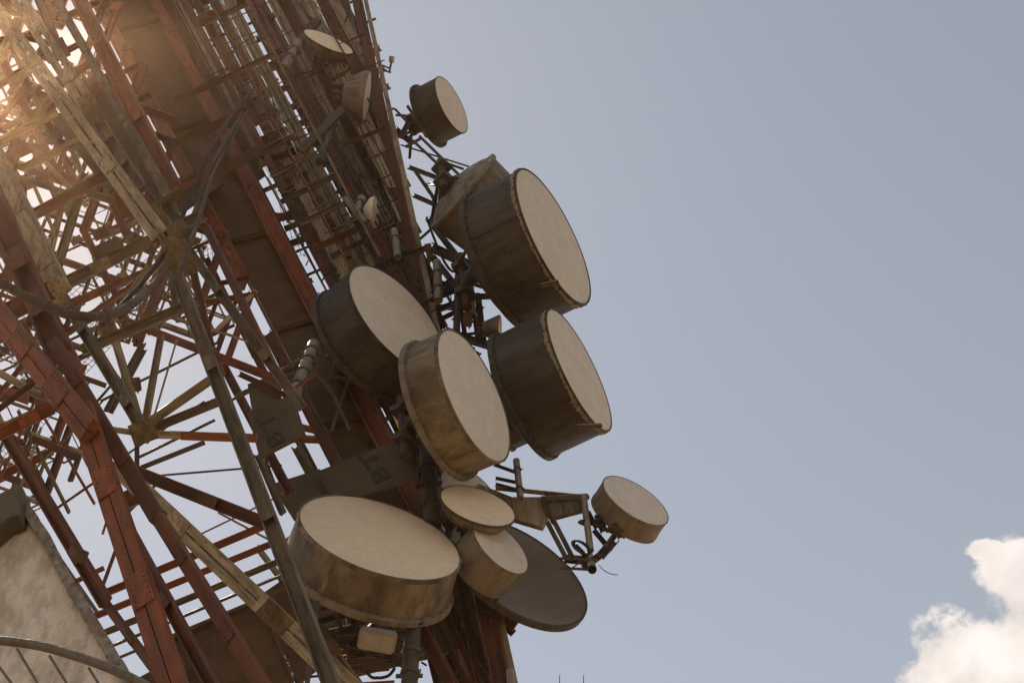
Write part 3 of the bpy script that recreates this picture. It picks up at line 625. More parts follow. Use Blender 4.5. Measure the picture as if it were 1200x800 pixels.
def antenna(name,label,cat,x,y,a,q,ang,Y,depth,m_r='radome',m_s='shroud',kind='drum',flange=.05,fringe=False,group='drum antennas on the tower',
            back=1.0,seam=None,sgn=1,mount=True,rimr=.012,dome=.03,cone=None,target=None,bars=0):
    """a: long half axis of the face in photo pixels; depth: shroud depth / radius"""
    c=P(x,y,Y); Rr=a*mpp(x,y,Y); ax=axis_of(x,y,q,ang,sgn=sgn)
    xx=ax.cross(V((0,0,1))).normalized(); yy=ax.cross(xx)      # yy points down-ish
    rotm=Matrix((xx,yy,ax)).transposed(); eul=rotm.to_euler()
    D=depth*Rr
    root=thing(name,label,cat,c-ax*D,group); 
    off=ax*D
    def part(n_,bm,m_,parent=root,smooth=True,rel=None):
        return link(n_,bm,m_,parent,loc=(off if parent is root else None),smooth=smooth,rot=(eul if parent is root else None))
    rb=Rr*back
    if kind=='drum':
        bm=bmesh.new(); lathe(bm,[(0,dome*Rr),(Rr*.5,dome*Rr*.8),(Rr*.85,dome*Rr*.35),(Rr*.985,0),(Rr*.985,-.03*Rr)]); part('radome',bm,m_r)
        bm=bmesh.new(); lathe(bm,[(Rr*.99,-.012*Rr),(Rr,-.02*Rr),(rb,-D),(rb*.96,-D),(Rr*.96,-.05*Rr)]); sh=part('shroud',bm,m_s)
        bm=bmesh.new(); lathe(bm,[(Rr*.985,.008*Rr),(Rr*(1+rimr),.006*Rr),(Rr*(1+rimr),-.045*Rr),(Rr*.995,-.05*Rr)])
        for k in range(28):
            an=2*math.pi*k/28+.1
            p=V((math.cos(an),math.sin(an),0))*Rr*(1+rimr); prism(bm,p-V((0,0,.034*Rr)),p-V((0,0,.012*Rr)),V((-math.sin(an),math.cos(an),0)),V((math.cos(an),math.sin(an),0)),(-.012*Rr,.012*Rr,-.002,.012*Rr))
        part('front_rim',bm,m_s,smooth=True)
        f_=1+flange
        bm=bmesh.new(); lathe(bm,[(rb*.97,-D+.03*Rr),(rb*f_*.985,-D+.025*Rr),(rb*f_,-D+.012*Rr),(rb*f_,-D-.055*Rr),(rb*.95,-D-.07*Rr)])
        for k in range(36):
            an=2*math.pi*k/36; p=V((math.cos(an),math.sin(an),0))*rb*(1+f_)/2
            tube(bm,[p+V((0,0,-D+.02*Rr)),p+V((0,0,-D+.055*Rr))],.012*Rr,6)
        part('rear_flange',bm,'shroud' if m_s=='shroud_tan' else m_s)
        bm=bmesh.new(); lathe(bm,[(rb*.97,-D-.04*Rr),(rb*.8,-D-.16*Rr),(rb*.5,-D-.28*Rr),(rb*.22,-D-.34*Rr),(0,-D-.35*Rr)]); part('reflector_back',bm,m_s)
        if seam is not None:
            for sa in seam:
                an=R(sa); bm=bmesh.new(); t=V((-math.sin(an),math.cos(an),0)); n_=V((math.cos(an),math.sin(an),0))
                prism(bm,n_*Rr*1.0-V((0,0,.05*Rr)),n_*rb-V((0,0,D*.98)),t,n_,(-.02*Rr,.02*Rr,-.01,.008*Rr))
                part('seam_strip',bm,m_s,smooth=False)
        if fringe:
            bm=bmesh.new(); ns=260; ra=Rr*1.016; A=[];B=[]; ln=.03
            for k in range(ns):
                an=2*math.pi*k/ns; n_=V((math.cos(an),math.sin(an),0)); env=.5+.5*math.sin(k*.11+1)*math.sin(k*.047)
                ln=max(.004,min(.085,ln+rnd.uniform(-.022,.022))); l2=ln*(.15+.75*env)*rnd.uniform(.5,1.2)
                A.append(bm.verts.new(n_*ra-V((0,0,.02*Rr)))); B.append(bm.verts.new(n_*(ra+rnd.uniform(-.004,.012)*Rr)-V((0,0,(.045+l2)*Rr))))
            for k in range(ns): bm.faces.new((A[k],A[(k+1)%ns],B[(k+1)%ns],B[k]))
            part('frayed_edge',bm,'fringe',smooth=False)
        zb=-D-.33*Rr
    elif kind=='dish':
        bm=bmesh.new(); n=14; pr=[]
        for i in range(n+1): t=i/n; pr.append((Rr*t,-.30*Rr*(1-t*t)))
        pr2=[(Rr*.99*(1-i/n),-.03*Rr-.30*Rr*(1-(1-i/n)**2)) for i in range(n+1)]
        lathe(bm,pr+[(Rr*1.0,-.03*Rr)]+pr2); part('reflector',bm,m_r)
        bm=bmesh.new(); lathe(bm,[(Rr*.985,.005*Rr),(Rr*1.015,.003*Rr),(Rr*1.02,-.03*Rr),(Rr*1.015,-.09*Rr),(Rr*.985,-.092*Rr)]); part('rim',bm,m_s)
        zb=-.34*Rr
    elif kind=='bowl':   # shallow domed cover over a spun bowl
        bm=bmesh.new(); lathe(bm,[(0,dome*Rr),(Rr*.5,dome*Rr*.8),(Rr*.85,dome*Rr*.35),(Rr*.985,0),(Rr*.98,-.03*Rr)]); part('radome',bm,m_r)
        bm=bmesh.new(); lathe(bm,[(Rr*.985,.01*Rr),(Rr*1.02,0),(Rr*1.02,-.05*Rr),(Rr*.99,-.055*Rr)]); part('clamp_ring',bm,'steel')
        bm=bmesh.new(); lathe(bm,[(Rr*.99,-.05*Rr)]+[(rb*math.cos(t),-.06*Rr-D*math.sin(t)) for t in [math.pi/2*i/10*.92 for i in range(11)]]+[(0,-.07*Rr-D)]); part('reflector_back',bm,m_s)
        zb=-D
    elif kind=='cone':
        bm=bmesh.new(); lathe(bm,[(0,dome*Rr),(Rr*.6,dome*Rr*.7),(Rr*.97,0),(Rr*.97,-.05*Rr)]); part('radome',bm,m_r)
        bm=bmesh.new(); lathe(bm,[(Rr*.98,.01*Rr),(Rr*1.01,0),(Rr*1.0,-.15*Rr),(Rr*.93,-.3*Rr),(rb,-D),(rb*.6,-D-.02*Rr),(0,-D-.02*Rr)])
        for k in range(bars):
            an=2*math.pi*k/bars; t=V((-math.sin(an),math.cos(an),0)); n_=V((math.cos(an),math.sin(an),0))
            prism(bm,n_*Rr*.93-V((0,0,.3*Rr)),n_*rb-V((0,0,D*.98)),t,n_,(-.01*Rr,.01*Rr,-.01,.025*Rr))
        part('tapered_housing',bm,m_s)
        zb=-D
    if mount:
        # hub, clamp bracket, vertical mounting pipe and side struts
        bm=bmesh.new(); lathe(bm,[(Rr*.2,zb+.1*Rr),(Rr*.2,zb-.06*Rr),(Rr*.12,zb-.10*Rr),(Rr*.12,zb-.24*Rr),(0,zb-.24*Rr)],20); part('hub',bm,'steel')
        inv=rotm.inverted(); upl=inv@V((0,0,1))
        pb=V((0,0,zb-.30*Rr)); tr=min(.09,Rr*.09)+.02
        bm=bmesh.new(); tube(bm,[pb-upl*Rr*.62,pb+upl*Rr*.62],tr,12); part('mounting_pole',bm,'conduit')
        for sg in (-1,1):
            bm=bmesh.new(); p=pb+upl*sg*Rr*.3; side=upl.cross(V((0,0,1))).normalized()
            prism(bm,p-side*tr*2,p+side*tr*2,upl,V((0,0,1)),(-.05*Rr,.05*Rr,-tr*1.6,tr*1.7))
            tube(bm,[p+side*tr*1.6,V((side.x*Rr*.35,side.y*Rr*.35,zb+.08*Rr))+upl*sg*Rr*.25],.022*Rr+.008,6)
            tube(bm,[p-side*tr*1.6,V((-side.x*Rr*.35,-side.y*Rr*.35,zb+.08*Rr))+upl*sg*Rr*.25],.022*Rr+.008,6)
            part('mount_bracket',bm,'steel',smooth=False)
        # support arms from the pole to the tower column
        if target:
            for (tx,ty,tY),f_ in zip(target,(-.45,.45,0)):
                tgt=P(tx,ty,tY); pw=c+rotm@(pb+upl*f_*Rr)
                e=tgt-pw; sg=V((0,0,-1))*e.length*.22; bm=bmesh.new(); tube(bm,spline([V((0,0,.0))+ax*Rr*.1,e*.25+sg*.9,e*.55+sg*1.1,e*.85+sg*.5,e],5),max(.014,Rr*.02),6); link('feed_cable',bm,'cable',root,loc=pw-root.location,smooth=True)
                bm=bmesh.new(); beam(bm,V((0,0,0)),tgt-pw,max(.07,.09*Rr),'C',rnd.uniform(-.3,.3)); link('support_arm',bm,'steel',root,loc=pw-root.location)
    return root
G='drum antennas on the tower'
antenna('drum_antenna','largest drum antenna, low in the middle and nearest the viewer, with tan upturned face','drum antenna',446,628,99.1,.405,19.2,18.0,.51,'radome_warm','shroud_tan',back=1.03,flange=.05,seam=(50,150,260),target=((470,700,20.8),(440,600,20.8)))
antenna('drum_antenna','big deep drum antenna with dark shroud, upper right, against the open shrouded antenna','drum antenna',649,277,87.4,.267,63.7,18.5,.80,'radome','shroud_dark',fringe=True,flange=.035,seam=(30,200),target=((505,298,20.9),(500,255,20.9)))
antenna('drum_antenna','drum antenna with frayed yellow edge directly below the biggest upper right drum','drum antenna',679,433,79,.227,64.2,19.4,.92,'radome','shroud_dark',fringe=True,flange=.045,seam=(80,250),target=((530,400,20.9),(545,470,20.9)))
antenna('drum_antenna','drum antenna with rusty tan shroud at the centre, overlapping another drum face','drum antenna',556,463,83.8,.336,66.2,17.3,.53,'radome','shroud_tan',flange=.06,seam=(95,230),target=((505,480,20.9),(515,540,20.9)))
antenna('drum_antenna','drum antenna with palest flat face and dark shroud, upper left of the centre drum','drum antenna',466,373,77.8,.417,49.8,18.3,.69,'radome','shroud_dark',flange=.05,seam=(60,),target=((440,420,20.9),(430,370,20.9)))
antenna('drum_antenna','small drum antenna at the far right end of the cantilevered boom','drum antenna',745,586,44.2,.395,33.7,19.7,.57,'radome','shroud',flange=.01,seam=(70,),mount=False)
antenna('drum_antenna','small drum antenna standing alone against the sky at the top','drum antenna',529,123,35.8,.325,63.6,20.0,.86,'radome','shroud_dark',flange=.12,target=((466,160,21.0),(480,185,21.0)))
antenna('drum_antenna','small tan drum antenna between the domed bowl antenna and the large grey dish','drum antenna',587,640,41,.44,44,19.0,1.0,'radome','shroud',flange=.03,mount=False)
antenna('drum_antenna','plain pale drum antenna half hidden behind the domed bowl antenna','drum antenna',551,581,43,.55,45,19.7,.5,'radome','shroud_tan',flange=.03,mount=False)
antenna('bowl_antenna','round bowl antenna with domed tan cover and dark clamp ring above the small tucked drum','bowl antenna',560,592,46,.42,19.5,18.6,.55,'radome_warm','shroud_tan',kind='bowl',back=.96,group=None,dome=.05)
antenna('dish_antenna','large shaded grey brown dish antenna, lowest on the right, under the boom','dish antenna',608,668,91.6,.47,33,20.3,.3,'dish_grey','shroud_dark',kind='dish',group=None,mount=False)
antenna('shrouded_antenna','open shrouded antenna with sunlit rim seen from behind, beside the biggest upper right drum','shrouded antenna',585,262,50,-.12,131,19.9,1.12,'radome','shroud',flange=.05,group=None,back=1.08,target=((500,215,21.0),(505,262,21.0)),seam=(20,80,140,200,260,320))
antenna('drum_antenna','dark small drum antenna wedged behind the centre drum and the frayed drum','drum antenna',604,482,40,.15,66,20.8,.5,'dish_grey','shroud_dark',mount=False)
antenna('bowl_antenna','shallow bowl antenna seen nearly edge on, topmost antenna on the red columns','bowl antenna',385,49,30.7,.24,22.4,19.3,.62,'radome_warm','shroud_tan',kind='bowl',back=.95,group=None,target=((345,90,20.5),))
antenna('cone_antenna','tapered ribbed antenna with narrow pale edge, just below the topmost bowl antenna','cone antenna',430,115,31,.11,98,19.4,.85,'radome','shroud',kind='cone',back=.62,group=None,bars=26,target=((385,125,20.5),))
antenna('cone_antenna','small thin white antenna amid cables on the red columns, left of the open shrouded antenna','cone antenna',440,249,18.5,.2,88,19.3,.8,'radome','radome_warm',kind='cone',back=.3,group=None,target=((430,290,20.5),))
antenna('cone_antenna','tiny tapered antenna in the gap just above the lower frayed drum','cone antenna',586,385,16,.12,90,19.6,1.25,'radome_warm','shroud_tan',kind='cone',back=.5,group=None,target=((545,392,20.6),))

for x0,y0,x1,y1,Yh_,lb in ((634,335,653,331,18.15,'short pale strut clipped under the lower edge of the big deep dark drum'),(676,500,704,499,19.1,'short dark strut clipped under the lower edge of the frayed drum')):
    a=P(x0,y0,Yh_+.25); b=P(x1,y1,Yh_); bm=bmesh.new(); beam(bm,V((0,0,0)),b-a,5*mpp(x0,y0,Yh_),'C',.4); tag(link('stay_bar',bm,'shroud',None,loc=a),lb,'stay bar')
# mount poles, arms and panel aerials in the gap between the drums
def pole(name,label,cat,x0,y0,x1,y1,w_,Y,m_='galv',clamps=(),group=None,Y1=None):
    a=P(x0,y0,Y); b=P(x1,y1,Y1 or Y); root=thing(name,label,cat,b,group); r=w_*mpp(x0,y0,Y)/2
    bm=bmesh.new(); tube(bm,[a-b,V((0,0,0))],r,14); 
    link('pipe',bm,m_,root,smooth=True)
    for c in clamps:
        p=(a-b)*(1-c); d=(a-b).normalized(); bm=bmesh.new(); tube(bm,[p-d*r*.35,p+d*r*.35],r*1.15,14)
        s=d.cross(fwd).normalized()
        for sg in (-1,1): tube(bm,[p+s*sg*r*1.1-fwd*r*1.4,p+s*sg*r*1.1+fwd*r*2],r*.14,6)
        prism(bm,p-s*r*1.6,p+s*r*1.6,d,-fwd,(-r*.3,r*.3,r*1.1,r*1.35))
        link('clamp',bm,'steel',root)
    return root
GP='steel mounting pipes'
pole('mounting_pipe','upright round pipe with rounded top left of the dark arm under the open shrouded antenna','mounting pipe',512,307,514,352,10,19.6,'galv',(.3,.7),GP)
pole('mounting_pipe','dark upright pipe left of the two stacked panel aerials in the gap','mounting pipe',537,321,535,388,8,19.9,'steel',(.2,.5,.8),GP)
pole('mounting_pipe','slim sunlit upright pipe above the white panel aerial','mounting pipe',543,310,549,372,5,20.0,'galv',(.25,.6),GP)
pole('mounting_pipe','upright dark pipe right of the white panel aerial','mounting pipe',560,346,566,398,8,20.2,'steel',(.3,.7),GP)
pole('mounting_pipe','pale upright pipe with two clamps between the centre drum and the boom','mounting pipe',605,539,610,584,8,19.4,'galv',(.25,.75),GP)
pole('mounting_pipe','thick sunlit pipe with open end leaning over the lettered brown panel on the left','mounting pipe',368,404,345,462,15,17.8,'galv',(.15,.35,.6,.85),GP,Y1=17.0)
pole('mounting_pipe','short open ended pipe below the white antenna on the red columns','mounting pipe',462,270,466,302,9,19.2,'galv',(.3,),GP)
pole('mounting_pipe','short open ended pipe up by the topmost bowl antenna','mounting pipe',350,50,333,80,11,19.0,'galv',(.3,.6),GP)
pole('mounting_pipe','open ended pipe beside the small thin white antenna','mounting pipe',424,232,416,252,10,19.1,'galv',(.3,),GP)
pole('mounting_pipe','thick dark pipe with clamps rising from the bottom edge beneath the nearest drum','mounting pipe',484,730,478,830,19,18.8,'steel',(.35,.6),GP)
pole('mounting_pipe','dark upright pipe between the lettered panel and the centre drum','mounting pipe',500,520,507,615,19,18.9,'steel',(.3,.5,.75),GP)
pole('mounting_pipe','short pale capped pipe at the bottom edge right of the tower','mounting pipe',598,785,600,830,9,19.0,'galv',(.6,),GP)
pole('mounting_pipe','thin dark leg pipe under the nearest drum','mounting pipe',372,705,360,800,6,17.6,'steel',(.1,),GP)
pole('mounting_pipe','pipe crossing at the lower end of the topmost bowl mount','mounting pipe',392,140,375,190,10,19.3,'steel',(.3,.7),GP)

def box_thing(name,label,cat,x,y,wp,hp,dp,Y,m_,ang=0,axis=None,parts=None,group=None):
    c=P(x,y,Y); k=mpp(x,y,Y); root=thing(name,label,cat,c,group); a=R(ang)
    s=rt*math.cos(a)-up*math.sin(a); d=rt*math.sin(a)+up*math.cos(a); n=-fwd
    bm=bmesh.new(); prism(bm,-d*hp*k/2,d*hp*k/2,s,n,(-wp*k/2,wp*k/2,-dp*k,0))
    bmesh.ops.bevel(bm,geom=bm.edges[:],offset=min(wp,hp,dp)*k*.1,segments=2,affect='EDGES')
    link('housing',bm,m_,root)
    bm=bmesh.new(); prism(bm,-d*hp*k*.3,d*hp*k*.3,s,n,(-wp*k*.2,wp*k*.2,-dp*k*1.5,-dp*k*1.01)); link('mount_bracket',bm,'steel',root)
    bm=bmesh.new(); q=-d*hp*k*.5
    for sg in (-.25,.25): tube(bm,[q+s*sg*wp*k-n*dp*k*.5,q+s*sg*wp*k-n*dp*k*.5-d*hp*k*.12],wp*k*.07,8)
    link('connector',bm,'steel',root)
    return root
box_thing('panel_aerial','white upright panel aerial in the gap left of the biggest drum','panel aerial',552,352,9,33,7,19.8,'radome',ang=-4)
box_thing('panel_aerial','short tan panel aerial directly below the white panel aerial','panel aerial',548,374,11,18,8,20.0,'shroud_tan',ang=6)
box_thing('radio_unit','beige radio box hanging under the nearest drum','radio unit',441,752,44,24,24,18.2,'shroud_grey',ang=10)
box_thing('radio_unit','small tan radio box on the left flank of the centre drum','radio unit',471,500,10,34,9,18.6,'radome_warm',ang=-22)
box_thing('junction_box','dark junction box on the olive cross beam under the sagging conduit','junction box',125,290,34,15,12,12.8,'steel',ang=-24)
box_thing('junction_box','small dark junction box hanging in the sky gap above the star joint','junction box',155,451,15,17,12,15.6,'steel',ang=-8)
box_thing('junction_box','small brown box on the red leg next to the plaster wall','junction box',93,652,14,15,10,13.2,'panel_olive',ang=25)
box_thing('junction_box','dark box on the red columns left of the tapered ribbed antenna','junction box',396,108,17,18,14,19.9,'steel',ang=0)
box_thing('junction_box','grey box on the outer column edge at the left end of the dark arm','junction box',503,296,8,22,8,20.7,'galv',ang=-12)

# arms of the mount frame in the gap
fr=P(520,330,20.3); root=thing('mount_frame','dark steel frame of arms carrying the antennas in the gap left of the biggest drum','mount frame',fr)
for x0,y0,x1,y1,w_,Y in ((503,288,558,314,11,20.4),(556,305,572,342,7,20.2),(555,333,578,340,4,19.9),(556,345,580,345,3,19.9),(490,360,540,335,7,20.2),(488,372,540,352,7,20.3),(500,358,560,362,6,20.5),
     (500,382,545,360,6,20.4),(530,392,590,410,10,20.5),(520,385,575,405,7,20.2),(535,325,545,392,5,20.6),(510,330,535,340,9,20.5),(552,340,560,400,5,20.7),(505,345,530,326,5,20.2),(560,398,590,420,6,20.3)):
    a=P(x0,y0,Y);b=P(x1,y1,Y); bm=bmesh.new(); beam(bm,a-fr,b-fr,w_*mpp(x0,y0,Y),'C',rnd.uniform(-.4,.4)); link('arm',bm,'steel',root)
fr=P(470,180,20.6); root=thing('mount_frame','dark bent steel brackets reaching from the outer column towards the open shrouded antenna','mount frame',fr)
for x0,y0,x1,y1,w_,Y in ((478,195,518,210,5,20.3),(518,210,520,235,5,20.2),(484,228,516,242,5,20.3),(486,200,508,232,4,20.3),(516,242,520,222,6,20.2),(520,215,536,224,4,20.0),(492,280,518,257,3,20.2)):
    a=P(x0,y0,Y);b=P(x1,y1,Y); bm=bmesh.new(); beam(bm,a-fr,b-fr,w_*mpp(x0,y0,Y),'C',rnd.uniform(-.4,.4)); link('arm',bm,'steel',root)
fr=P(475,150,20.6); root=thing('mount_frame','pair of slim dark struts and guy rod beneath the lone small drum at the top','mount frame',fr)
for x0,y0,x1,y1,w_,Y in ((492,160,545,212,3.5,20.0),(484,165,536,214,3.5,20.1),(470,170,558,198,2,20.2),(463,128,476,142,3,20.6),(464,135,480,136,3,20.5),(478,125,500,160,4,20.2),(470,160,480,140,6,20.2),(462,150,480,165,7,20.3),(476,172,492,163,4,20.1)):
    a=P(x0,y0,Y);b=P(x1,y1,Y); bm=bmesh.new(); beam(bm,a-fr,b-fr,w_*mpp(x0,y0,Y),'tube' if w_<5 else 'C',0); link('strut',bm,'steel',root)
fr=P(448,80,20.8); root=thing('small_floodlight','tiny bracketed lamp sticking out of the outer column high on the tower','floodlight',fr)
for x0,y0,x1,y1,w_ in ((443,75,456,80,2),(446,82,458,85,2),(456,85,459,72,2.5)):
    a=P(x0,y0,20.8);b=P(x1,y1,20.8); bm=bmesh.new(); beam(bm,a-fr,b-fr,w_*mpp(x0,y0,20.8),'tube',0); link('bracket',bm,'steel',root)
bm=bmesh.new(); p=P(459,70,20.8)-fr; tube(bm,[p-up*.1,p-up*.03,p+up*.06,p+up*.1],.09,10); link('lamp',bm,'lamp_glass',root,smooth=True)

# boom carrying the far right drum
fr=P(600,580,19.8); root=thing('antenna_boom','cream tapered steel boom reaching right to carry the small end drum','boom',fr)
def bpart(n_,fn,m_,smooth=False):
    bm=bmesh.new(); fn(bm); bmesh.ops.translate(bm,verts=bm.verts[:],vec=-fr); link(n_,bm,m_,root,smooth=smooth)
def bplate(pts,Y,th,m_,n_):
    q=[P(x,y,Y) for x,y in pts]; nr=(q[1]-q[0]).cross(q[2]-q[0]).normalized(); nr=nr if nr.dot(fwd)>0 else -nr
    def fn(bm):
        A=[bm.verts.new(p) for p in q];B=[bm.verts.new(p+nr*th) for p in q]; bm.faces.new(A); bm.faces.new(B[::-1])
        for i in range(len(q)): j=(i+1)%len(q); bm.faces.new((A[i],A[j],B[j],B[i]))
    bpart(n_,fn,m_)
kk=mpp(640,600,19.8)
bplate([(560,566),(600,582),(640,582),(646,592),(641,607),(635,617),(604,608),(560,600)],19.75,.12,'cream','gusset')
bplate([(636,583),(688,580),(686,596),(644,607)],19.7,.10,'olive','boom_web')
bpart('top_chord',lambda bm: beam(bm,P(580,572,19.6),P(690,583,19.6),5*kk,'C',.2),'cream')
bpart('top_chord',lambda bm: beam(bm,P(634,584,19.6),P(689,581,19.6),5*kk,'C',.2),'galv')
bpart('end_post',lambda bm: tube(bm,[P(684,582,19.55),P(692,645,19.55)],4*kk,14),'galv',True)
for q in ((640,610,662,652),(647,607,670,652),(634,582,648,612)):
    bpart('strut',lambda bm: beam(bm,P(q[0],q[1],19.6),P(q[2],q[3],19.6),5*kk,'C',.3),'olive')
bpart('lower_bracket',lambda bm: beam(bm,P(655,660,19.6),P(698,662,19.6),13*kk,'lat',0),'steel')
bpart('lower_bracket',lambda bm: beam(bm,P(660,655,19.8),P(694,658,19.8),9*kk,'C',.2),'steel')
def pipe_end(bm):
    a=P(694,667,19.3); b=P(690,650,20.2)
    tube(bm,[a,b],5*kk,14,cap=False); tube(bm,[a,b],3.8*kk,14,cap=False)
    tube(bm,[a+(b-a)*.3,b],3.9*kk,14)
bpart('pipe_stub',pipe_end,'galv',True)
for q in ((685,612,708,612,7),(700,605,708,625,8),(697,622,712,640,6),(712,640,725,622,6),(686,663,716,640,8),(706,648,722,630,10),(690,600,700,620,5),(675,640,690,655,5),(720,615,728,632,6),(680,612,690,616,5),(715,620,735,628,9),(700,612,722,610,8)):
    bpart('bracket',lambda bm: beam(bm,P(q[0],q[1],19.5),P(q[2],q[3],19.9),q[4]*kk,'C',rnd.uniform(-.5,.5)),'steel')
for q in ((578,544,606,554),(580,560,604,565),(580,567,606,574)):
    bpart('side_arm',lambda bm: beam(bm,P(q[0],q[1],19.6),P(q[2],q[3],19.5),4*kk,'C',.1),'steel')
def loopc(bm):
    for k in range(3):
        pts=[P(680+k*1.5+9*math.cos(t)*1.1,641+6*math.sin(t)+5*math.cos(t),19.4+.05*k) for t in [2*math.pi*i/24 for i in range(25)]]
        tube(bm,pts,1.0*kk,6)
bpart('cable_coil',loopc,'cable',True)
cable('cable',[(702,662,19.6),(708,668,19.6),(716,672,19.6),(724,673,19.6)],1.0,'cable','short loose wire dangling in the sky below the far right drum','cable',sides=5)

# lettered sheet covers
def lettered(pts,Y,label,letters,lm):
    q=[P(x,y,Y) for x,y in pts]; c=sum(q,V())/len(q); root=thing('cover_sheet',label,'cover sheet',c,'brown sheets lettered in black')
    nr=(q[1]-q[0]).cross(q[2]-q[0]).normalized(); nr=nr if nr.dot(fwd)>0 else -nr
    bm=bmesh.new(); A=[bm.verts.new(p-c) for p in q];B=[bm.verts.new(p-c+nr*.06) for p in q]; bm.faces.new(A); bm.faces.new(B[::-1])
    for i in range(len(q)): j=(i+1)%len(q); bm.faces.new((A[i],A[j],B[j],B[i]))
    link('sheet',bm,lm,root)
    for ch,x,y,size in letters:
        cu=bpy.data.curves.new('letter','FONT'); cu.body=ch; cu.size=1; cu.align_x='CENTER'; cu.align_y='CENTER'; cu.extrude=.004; cu.offset=.02
        tmp=bpy.data.objects.new('tmp',cu); col.objects.link(tmp); dg=bpy.context.evaluated_depsgraph_get(); dg.update()
        me=bpy.data.meshes.new_from_object(tmp.evaluated_get(dg)); bpy.data.objects.remove(tmp)
        r=ray(x,y); t=(q[0]-CAM).dot(nr)/r.dot(nr); p=CAM+r*t-nr*.012
        # reading direction runs up-left, letter tops point to the lower left
        rd=(-rt*.42+up*.90); rd=(rd-rd.dot(nr)*nr).normalized(); tp=(-nr).cross(rd)
        if tp.dot(-rt)<0: tp=-tp
        sz=size*mpp(x,y,Y)*1.2
        mm=Matrix((rd*sz*1.9,tp*sz*1.1,-nr)).transposed().to_4x4(); mm.translation=p-c
        me.transform(mm); me.materials.clear(); me.materials.append(M['letter'])
        o=bpy.data.objects.new('letter',me); col.objects.link(o); o.parent=root
lettered([(290,484),(343,461),(358,508),(304,536)],16.6,'brown cover sheet lettered BT, smaller one on the left beside the pale leg',[('B',324,514,21),('T',314,493,21)],'panel_olive')
lettered([(372,552),(470,513),(488,520),(490,560),(418,582),(386,578)],18.3,'brown cover sheet lettered BT, longer one above the nearest drum',[('B',446,556,21),('T',435,538,21)],'panel_olive')
plate([(318,567),(375,549),(392,592),(344,608)],18.6,.06,'panel_olive','cover_panel')
plate([(290,450),(318,440),(330,466),(296,486)],16.9,.06,'panel_olive','cover_panel')
for x0,y0,x1,y1,w_,Y,m_ in ((300,530,330,600,8,16.8,'olive'),(345,520,372,570,12,18.8,'olive'),(352,460,445,640,11,19.8,'olive'),(382,430,470,600,12,20.6,'red'),(402,400,480,560,9,20.9,'red'),(415,560,470,660,8,20.2,'cream'),(440,480,500,620,9,21,'red')):
    mem(x0,y0,x1,y1,w_,Y,m_,'C','column',roll=.1)
for x0,y0,x1,y1 in ((385,450,410,505),(410,440,388,505),(372,440,480,452),(360,425,398,470)):
    mem(x0,y0,x1,y1,4,19.2,'steel','box','cross_beam')
# platform undersides at the bottom
plate([(200,752),(300,706),(320,740),(345,800),(240,830),(195,800)],17.6,.06,'panel','floor_plate',flange=.08)
plate([(150,800),(215,765),(225,830),(160,850)],17.3,.06,'panel','floor_plate')
plate([(300,700),(335,676),(400,760),(350,800)],18.4,.05,'panel','floor_plate')
plate([(345,690),(480,640),(540,760),(380,800)],21.4,.06,'panel_olive','floor_plate')
plate([(568,752),(586,742),(596,784),(572,790)],20.5,.05,'dark_red','floor_plate')
plate([(590,712),(612,720),(600,738),(588,728)],20.5,.05,'dark_red','floor_plate')
for k in range(8):
    mem(190+k*4,770+k*6,420+k*6,700+k*14,rnd.choice((3,5,8)),18.9+.1*k,rnd.choice(('dark_red','olive','steel','red')),'C','cross_beam')
for x0,y0,x1,y1,w_,Y,m_ in ((300,640,420,800,7,18.9,'cream'),(318,620,350,700,9,18.5,'olive'),(280,760,440,738,9,19.2,'dark_red'),(280,790,460,765,10,19.5,'dark_red'),(330,720,350,800,9,19,'olive'),(520,640,585,700,10,21.2,'dark_red'),(545,690,600,740,9,21.0,'dark_red'),(575,700,592,800,20,20.8,'dark_red'),(548,700,570,800,12,21.0,'dark_red')):
    mem(x0,y0,x1,y1,w_,Y,m_,'C','cross_beam')
# clutter on the columns: clamps, brackets, little boxes
def clutter(bm):
    for i in range(330):
        y=rnd.uniform(-20,800); xa=175+SL*y if y<480 else 420+.2*(y-480); xb=423+.215*y
        x=rnd.uniform(min(xa,xb-30),xb); Y=rnd.uniform(19.6,21.0); k=mpp(x,y,Y); p=P(x,y,Y)
        a=rnd.uniform(0,3.14) if rnd.random()<.4 else rnd.choice((1.1,2.75)); d=rt*math.cos(a)+up*math.sin(a); L=rnd.uniform(2,9)*k
        dd,s,n=frame(p,p+d); ww=rnd.uniform(.6,1.8)*k; prism(bm,p,p+d*L,s,n,(-ww,ww,-ww,0))
    for i in range(0):
        x=rnd.uniform(-10,230); y=rnd.uniform(-10,620); 
        if any(inpoly(x,y,h) for h in holes): continue
        Y=rnd.uniform(16,21); k=mpp(x,y,Y); p=P(x,y,Y); a=rnd.choice((.43,2.0,rnd.uniform(0,3))); d=rt*math.cos(a)+up*math.sin(a); L=rnd.uniform(3,14)*k
        dd,s,n=frame(p,p+d); ww=rnd.uniform(.5,1.8)*k; prism(bm,p,p+d*L,s,n,(-ww,ww,-ww,0))
o=tpart('clamps_and_brackets',clutter,'cable'); o['kind']='stuff'

# step bolts/whips at the bottom edge
for x in (655,683):
    fr=P(x,830,19); bm=bmesh.new(); tube(bm,[V((0,0,0)),P(x+1,790,19)-fr],.014,6,.006); tube(bm,[P(x-3,812,19)-fr,P(x+4,812,19)-fr],.008,5)
    tag(link('whip_aerial',bm,'steel',None,loc=fr),'thin upright whip aerial at the bottom edge, '+('left one of the pair' if x<670 else 'right one of the pair'),'whip aerial','whip aerials at the bottom edge')

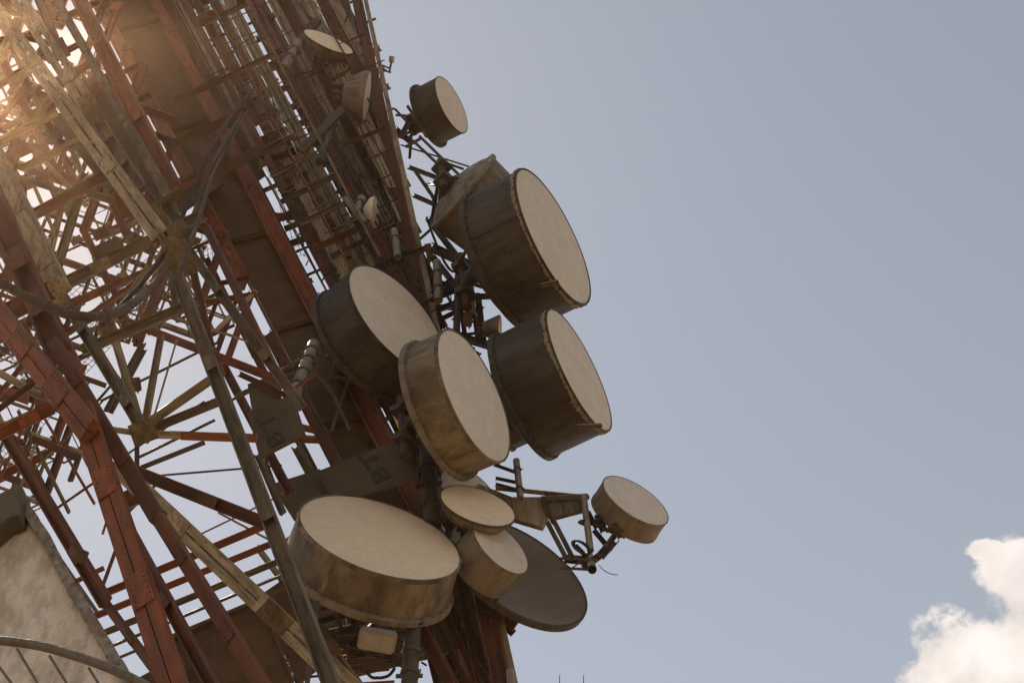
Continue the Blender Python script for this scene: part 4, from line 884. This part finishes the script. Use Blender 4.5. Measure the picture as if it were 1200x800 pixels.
# ------------------------------------------------------------------ wall and handrail close by
Yw=3.6
def wpt(x,y,dy=0): return P(x,y,Yw+dy)
wb=V((wpt(60,700).x,Yw,0)); wl=thing('parapet_wall','peeling beige plaster wall with rough concrete coping at the lower left','wall',wb)
edge=[(-160,480),(-60,555),(24,600),(52,634),(76,680),(100,720),(118,749),(140,786),(167,834)]
def slab(ptsA,y0,y1,m_,n_):
    bm=bmesh.new(); A=[bm.verts.new(V((p.x,y0,p.z))-wb) for p in ptsA]; B=[bm.verts.new(V((p.x,y1,p.z))-wb) for p in ptsA]
    bm.faces.new(A); bm.faces.new(B[::-1])
    for i in range(len(A)): j=(i+1)%len(A); bm.faces.new((A[i],A[j],B[j],B[i]))
    return link(n_,bm,m_,wl)
top=[wpt(*e) for e in edge]
slab([V((top[0].x,0,0))]+top+[V((top[-1].x,0,0))],Yw,Yw+.35,'plaster','wall_face')
# coping: strips following the edge, standing proud
bm=bmesh.new()
rim=[wpt(*e) for e in ((-60,548),(6,596),(33,590),(60,630),(84,676),(108,716),(126,745),(148,782),(178,834))]
sub=[]
for a,b in zip(rim,rim[1:]):
    for k in range(7): sub.append(a.lerp(b,k/7)+V((rnd.uniform(-.0015,.0015),0,rnd.uniform(-.0015,.0015))))
sub=sub[14:]
pa=[]
for i,p in enumerate(sub):
    w_=.020+rnd.uniform(-.0007,.0007); d=(sub[min(i+1,len(sub)-1)]-sub[max(i-1,0)]).normalized(); s=V((-d.z,0,d.x))
    if s.x>0: s=-s
    o1=p+V((0,0,0)); i1=p+s*w_*1.9
    pa.append([bm.verts.new(V((q.x,yy_,q.z))-wb) for q,yy_ in ((o1,Yw-.035),(i1,Yw-.03),(i1,Yw+.42),(o1,Yw+.42))])
for A,B in zip(pa,pa[1:]):
    for k in range(4): bm.faces.new((A[k],A[(k+1)%4],B[(k+1)%4],B[k]))
bm.faces.new(pa[0]); bm.faces.new(pa[-1][::-1])
link('coping',bm,'concrete',wl)
# overhanging head of the wall, its shade put into the concrete colour
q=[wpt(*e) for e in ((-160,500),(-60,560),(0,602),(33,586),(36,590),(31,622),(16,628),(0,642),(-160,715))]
slab(q,Yw-.09,Yw-.002,'shaded_concrete','wall_head')

hr=P(90,790,2.3); hrr=thing('handrail','curved brown tube handrail with slanting balusters in the bottom left corner','handrail',hr)
rp_=[(-90,742),(-40,745),(0,750),(45,756),(85,767),(130,783),(170,803),(215,832),(260,870)]
Yh=[2.3]*9
bm=bmesh.new(); tube(bm,spline([P(x,y,2.3)-hr for x,y in rp_],8),5.6*mpp(90,770,2.3),16); link('rail',bm,'rail',hrr,smooth=True)
for x0,y0,x1,y1 in ((-20,755,22,812),(20,760,62,830),(58,768,100,835),(104,782,140,840),(148,800,180,860),(-60,752,-20,812)):
    d=P(x1,y1,2.3)-P(x0,y0,2.3)
    bm=bmesh.new(); tube(bm,[P(x0,y0,2.3)-hr,P(x0,y0,2.3)+d*2.5-hr],1.7*mpp(90,770,2.3),10); link('baluster',bm,'rail',hrr,smooth=True)
print('parts',cnt)
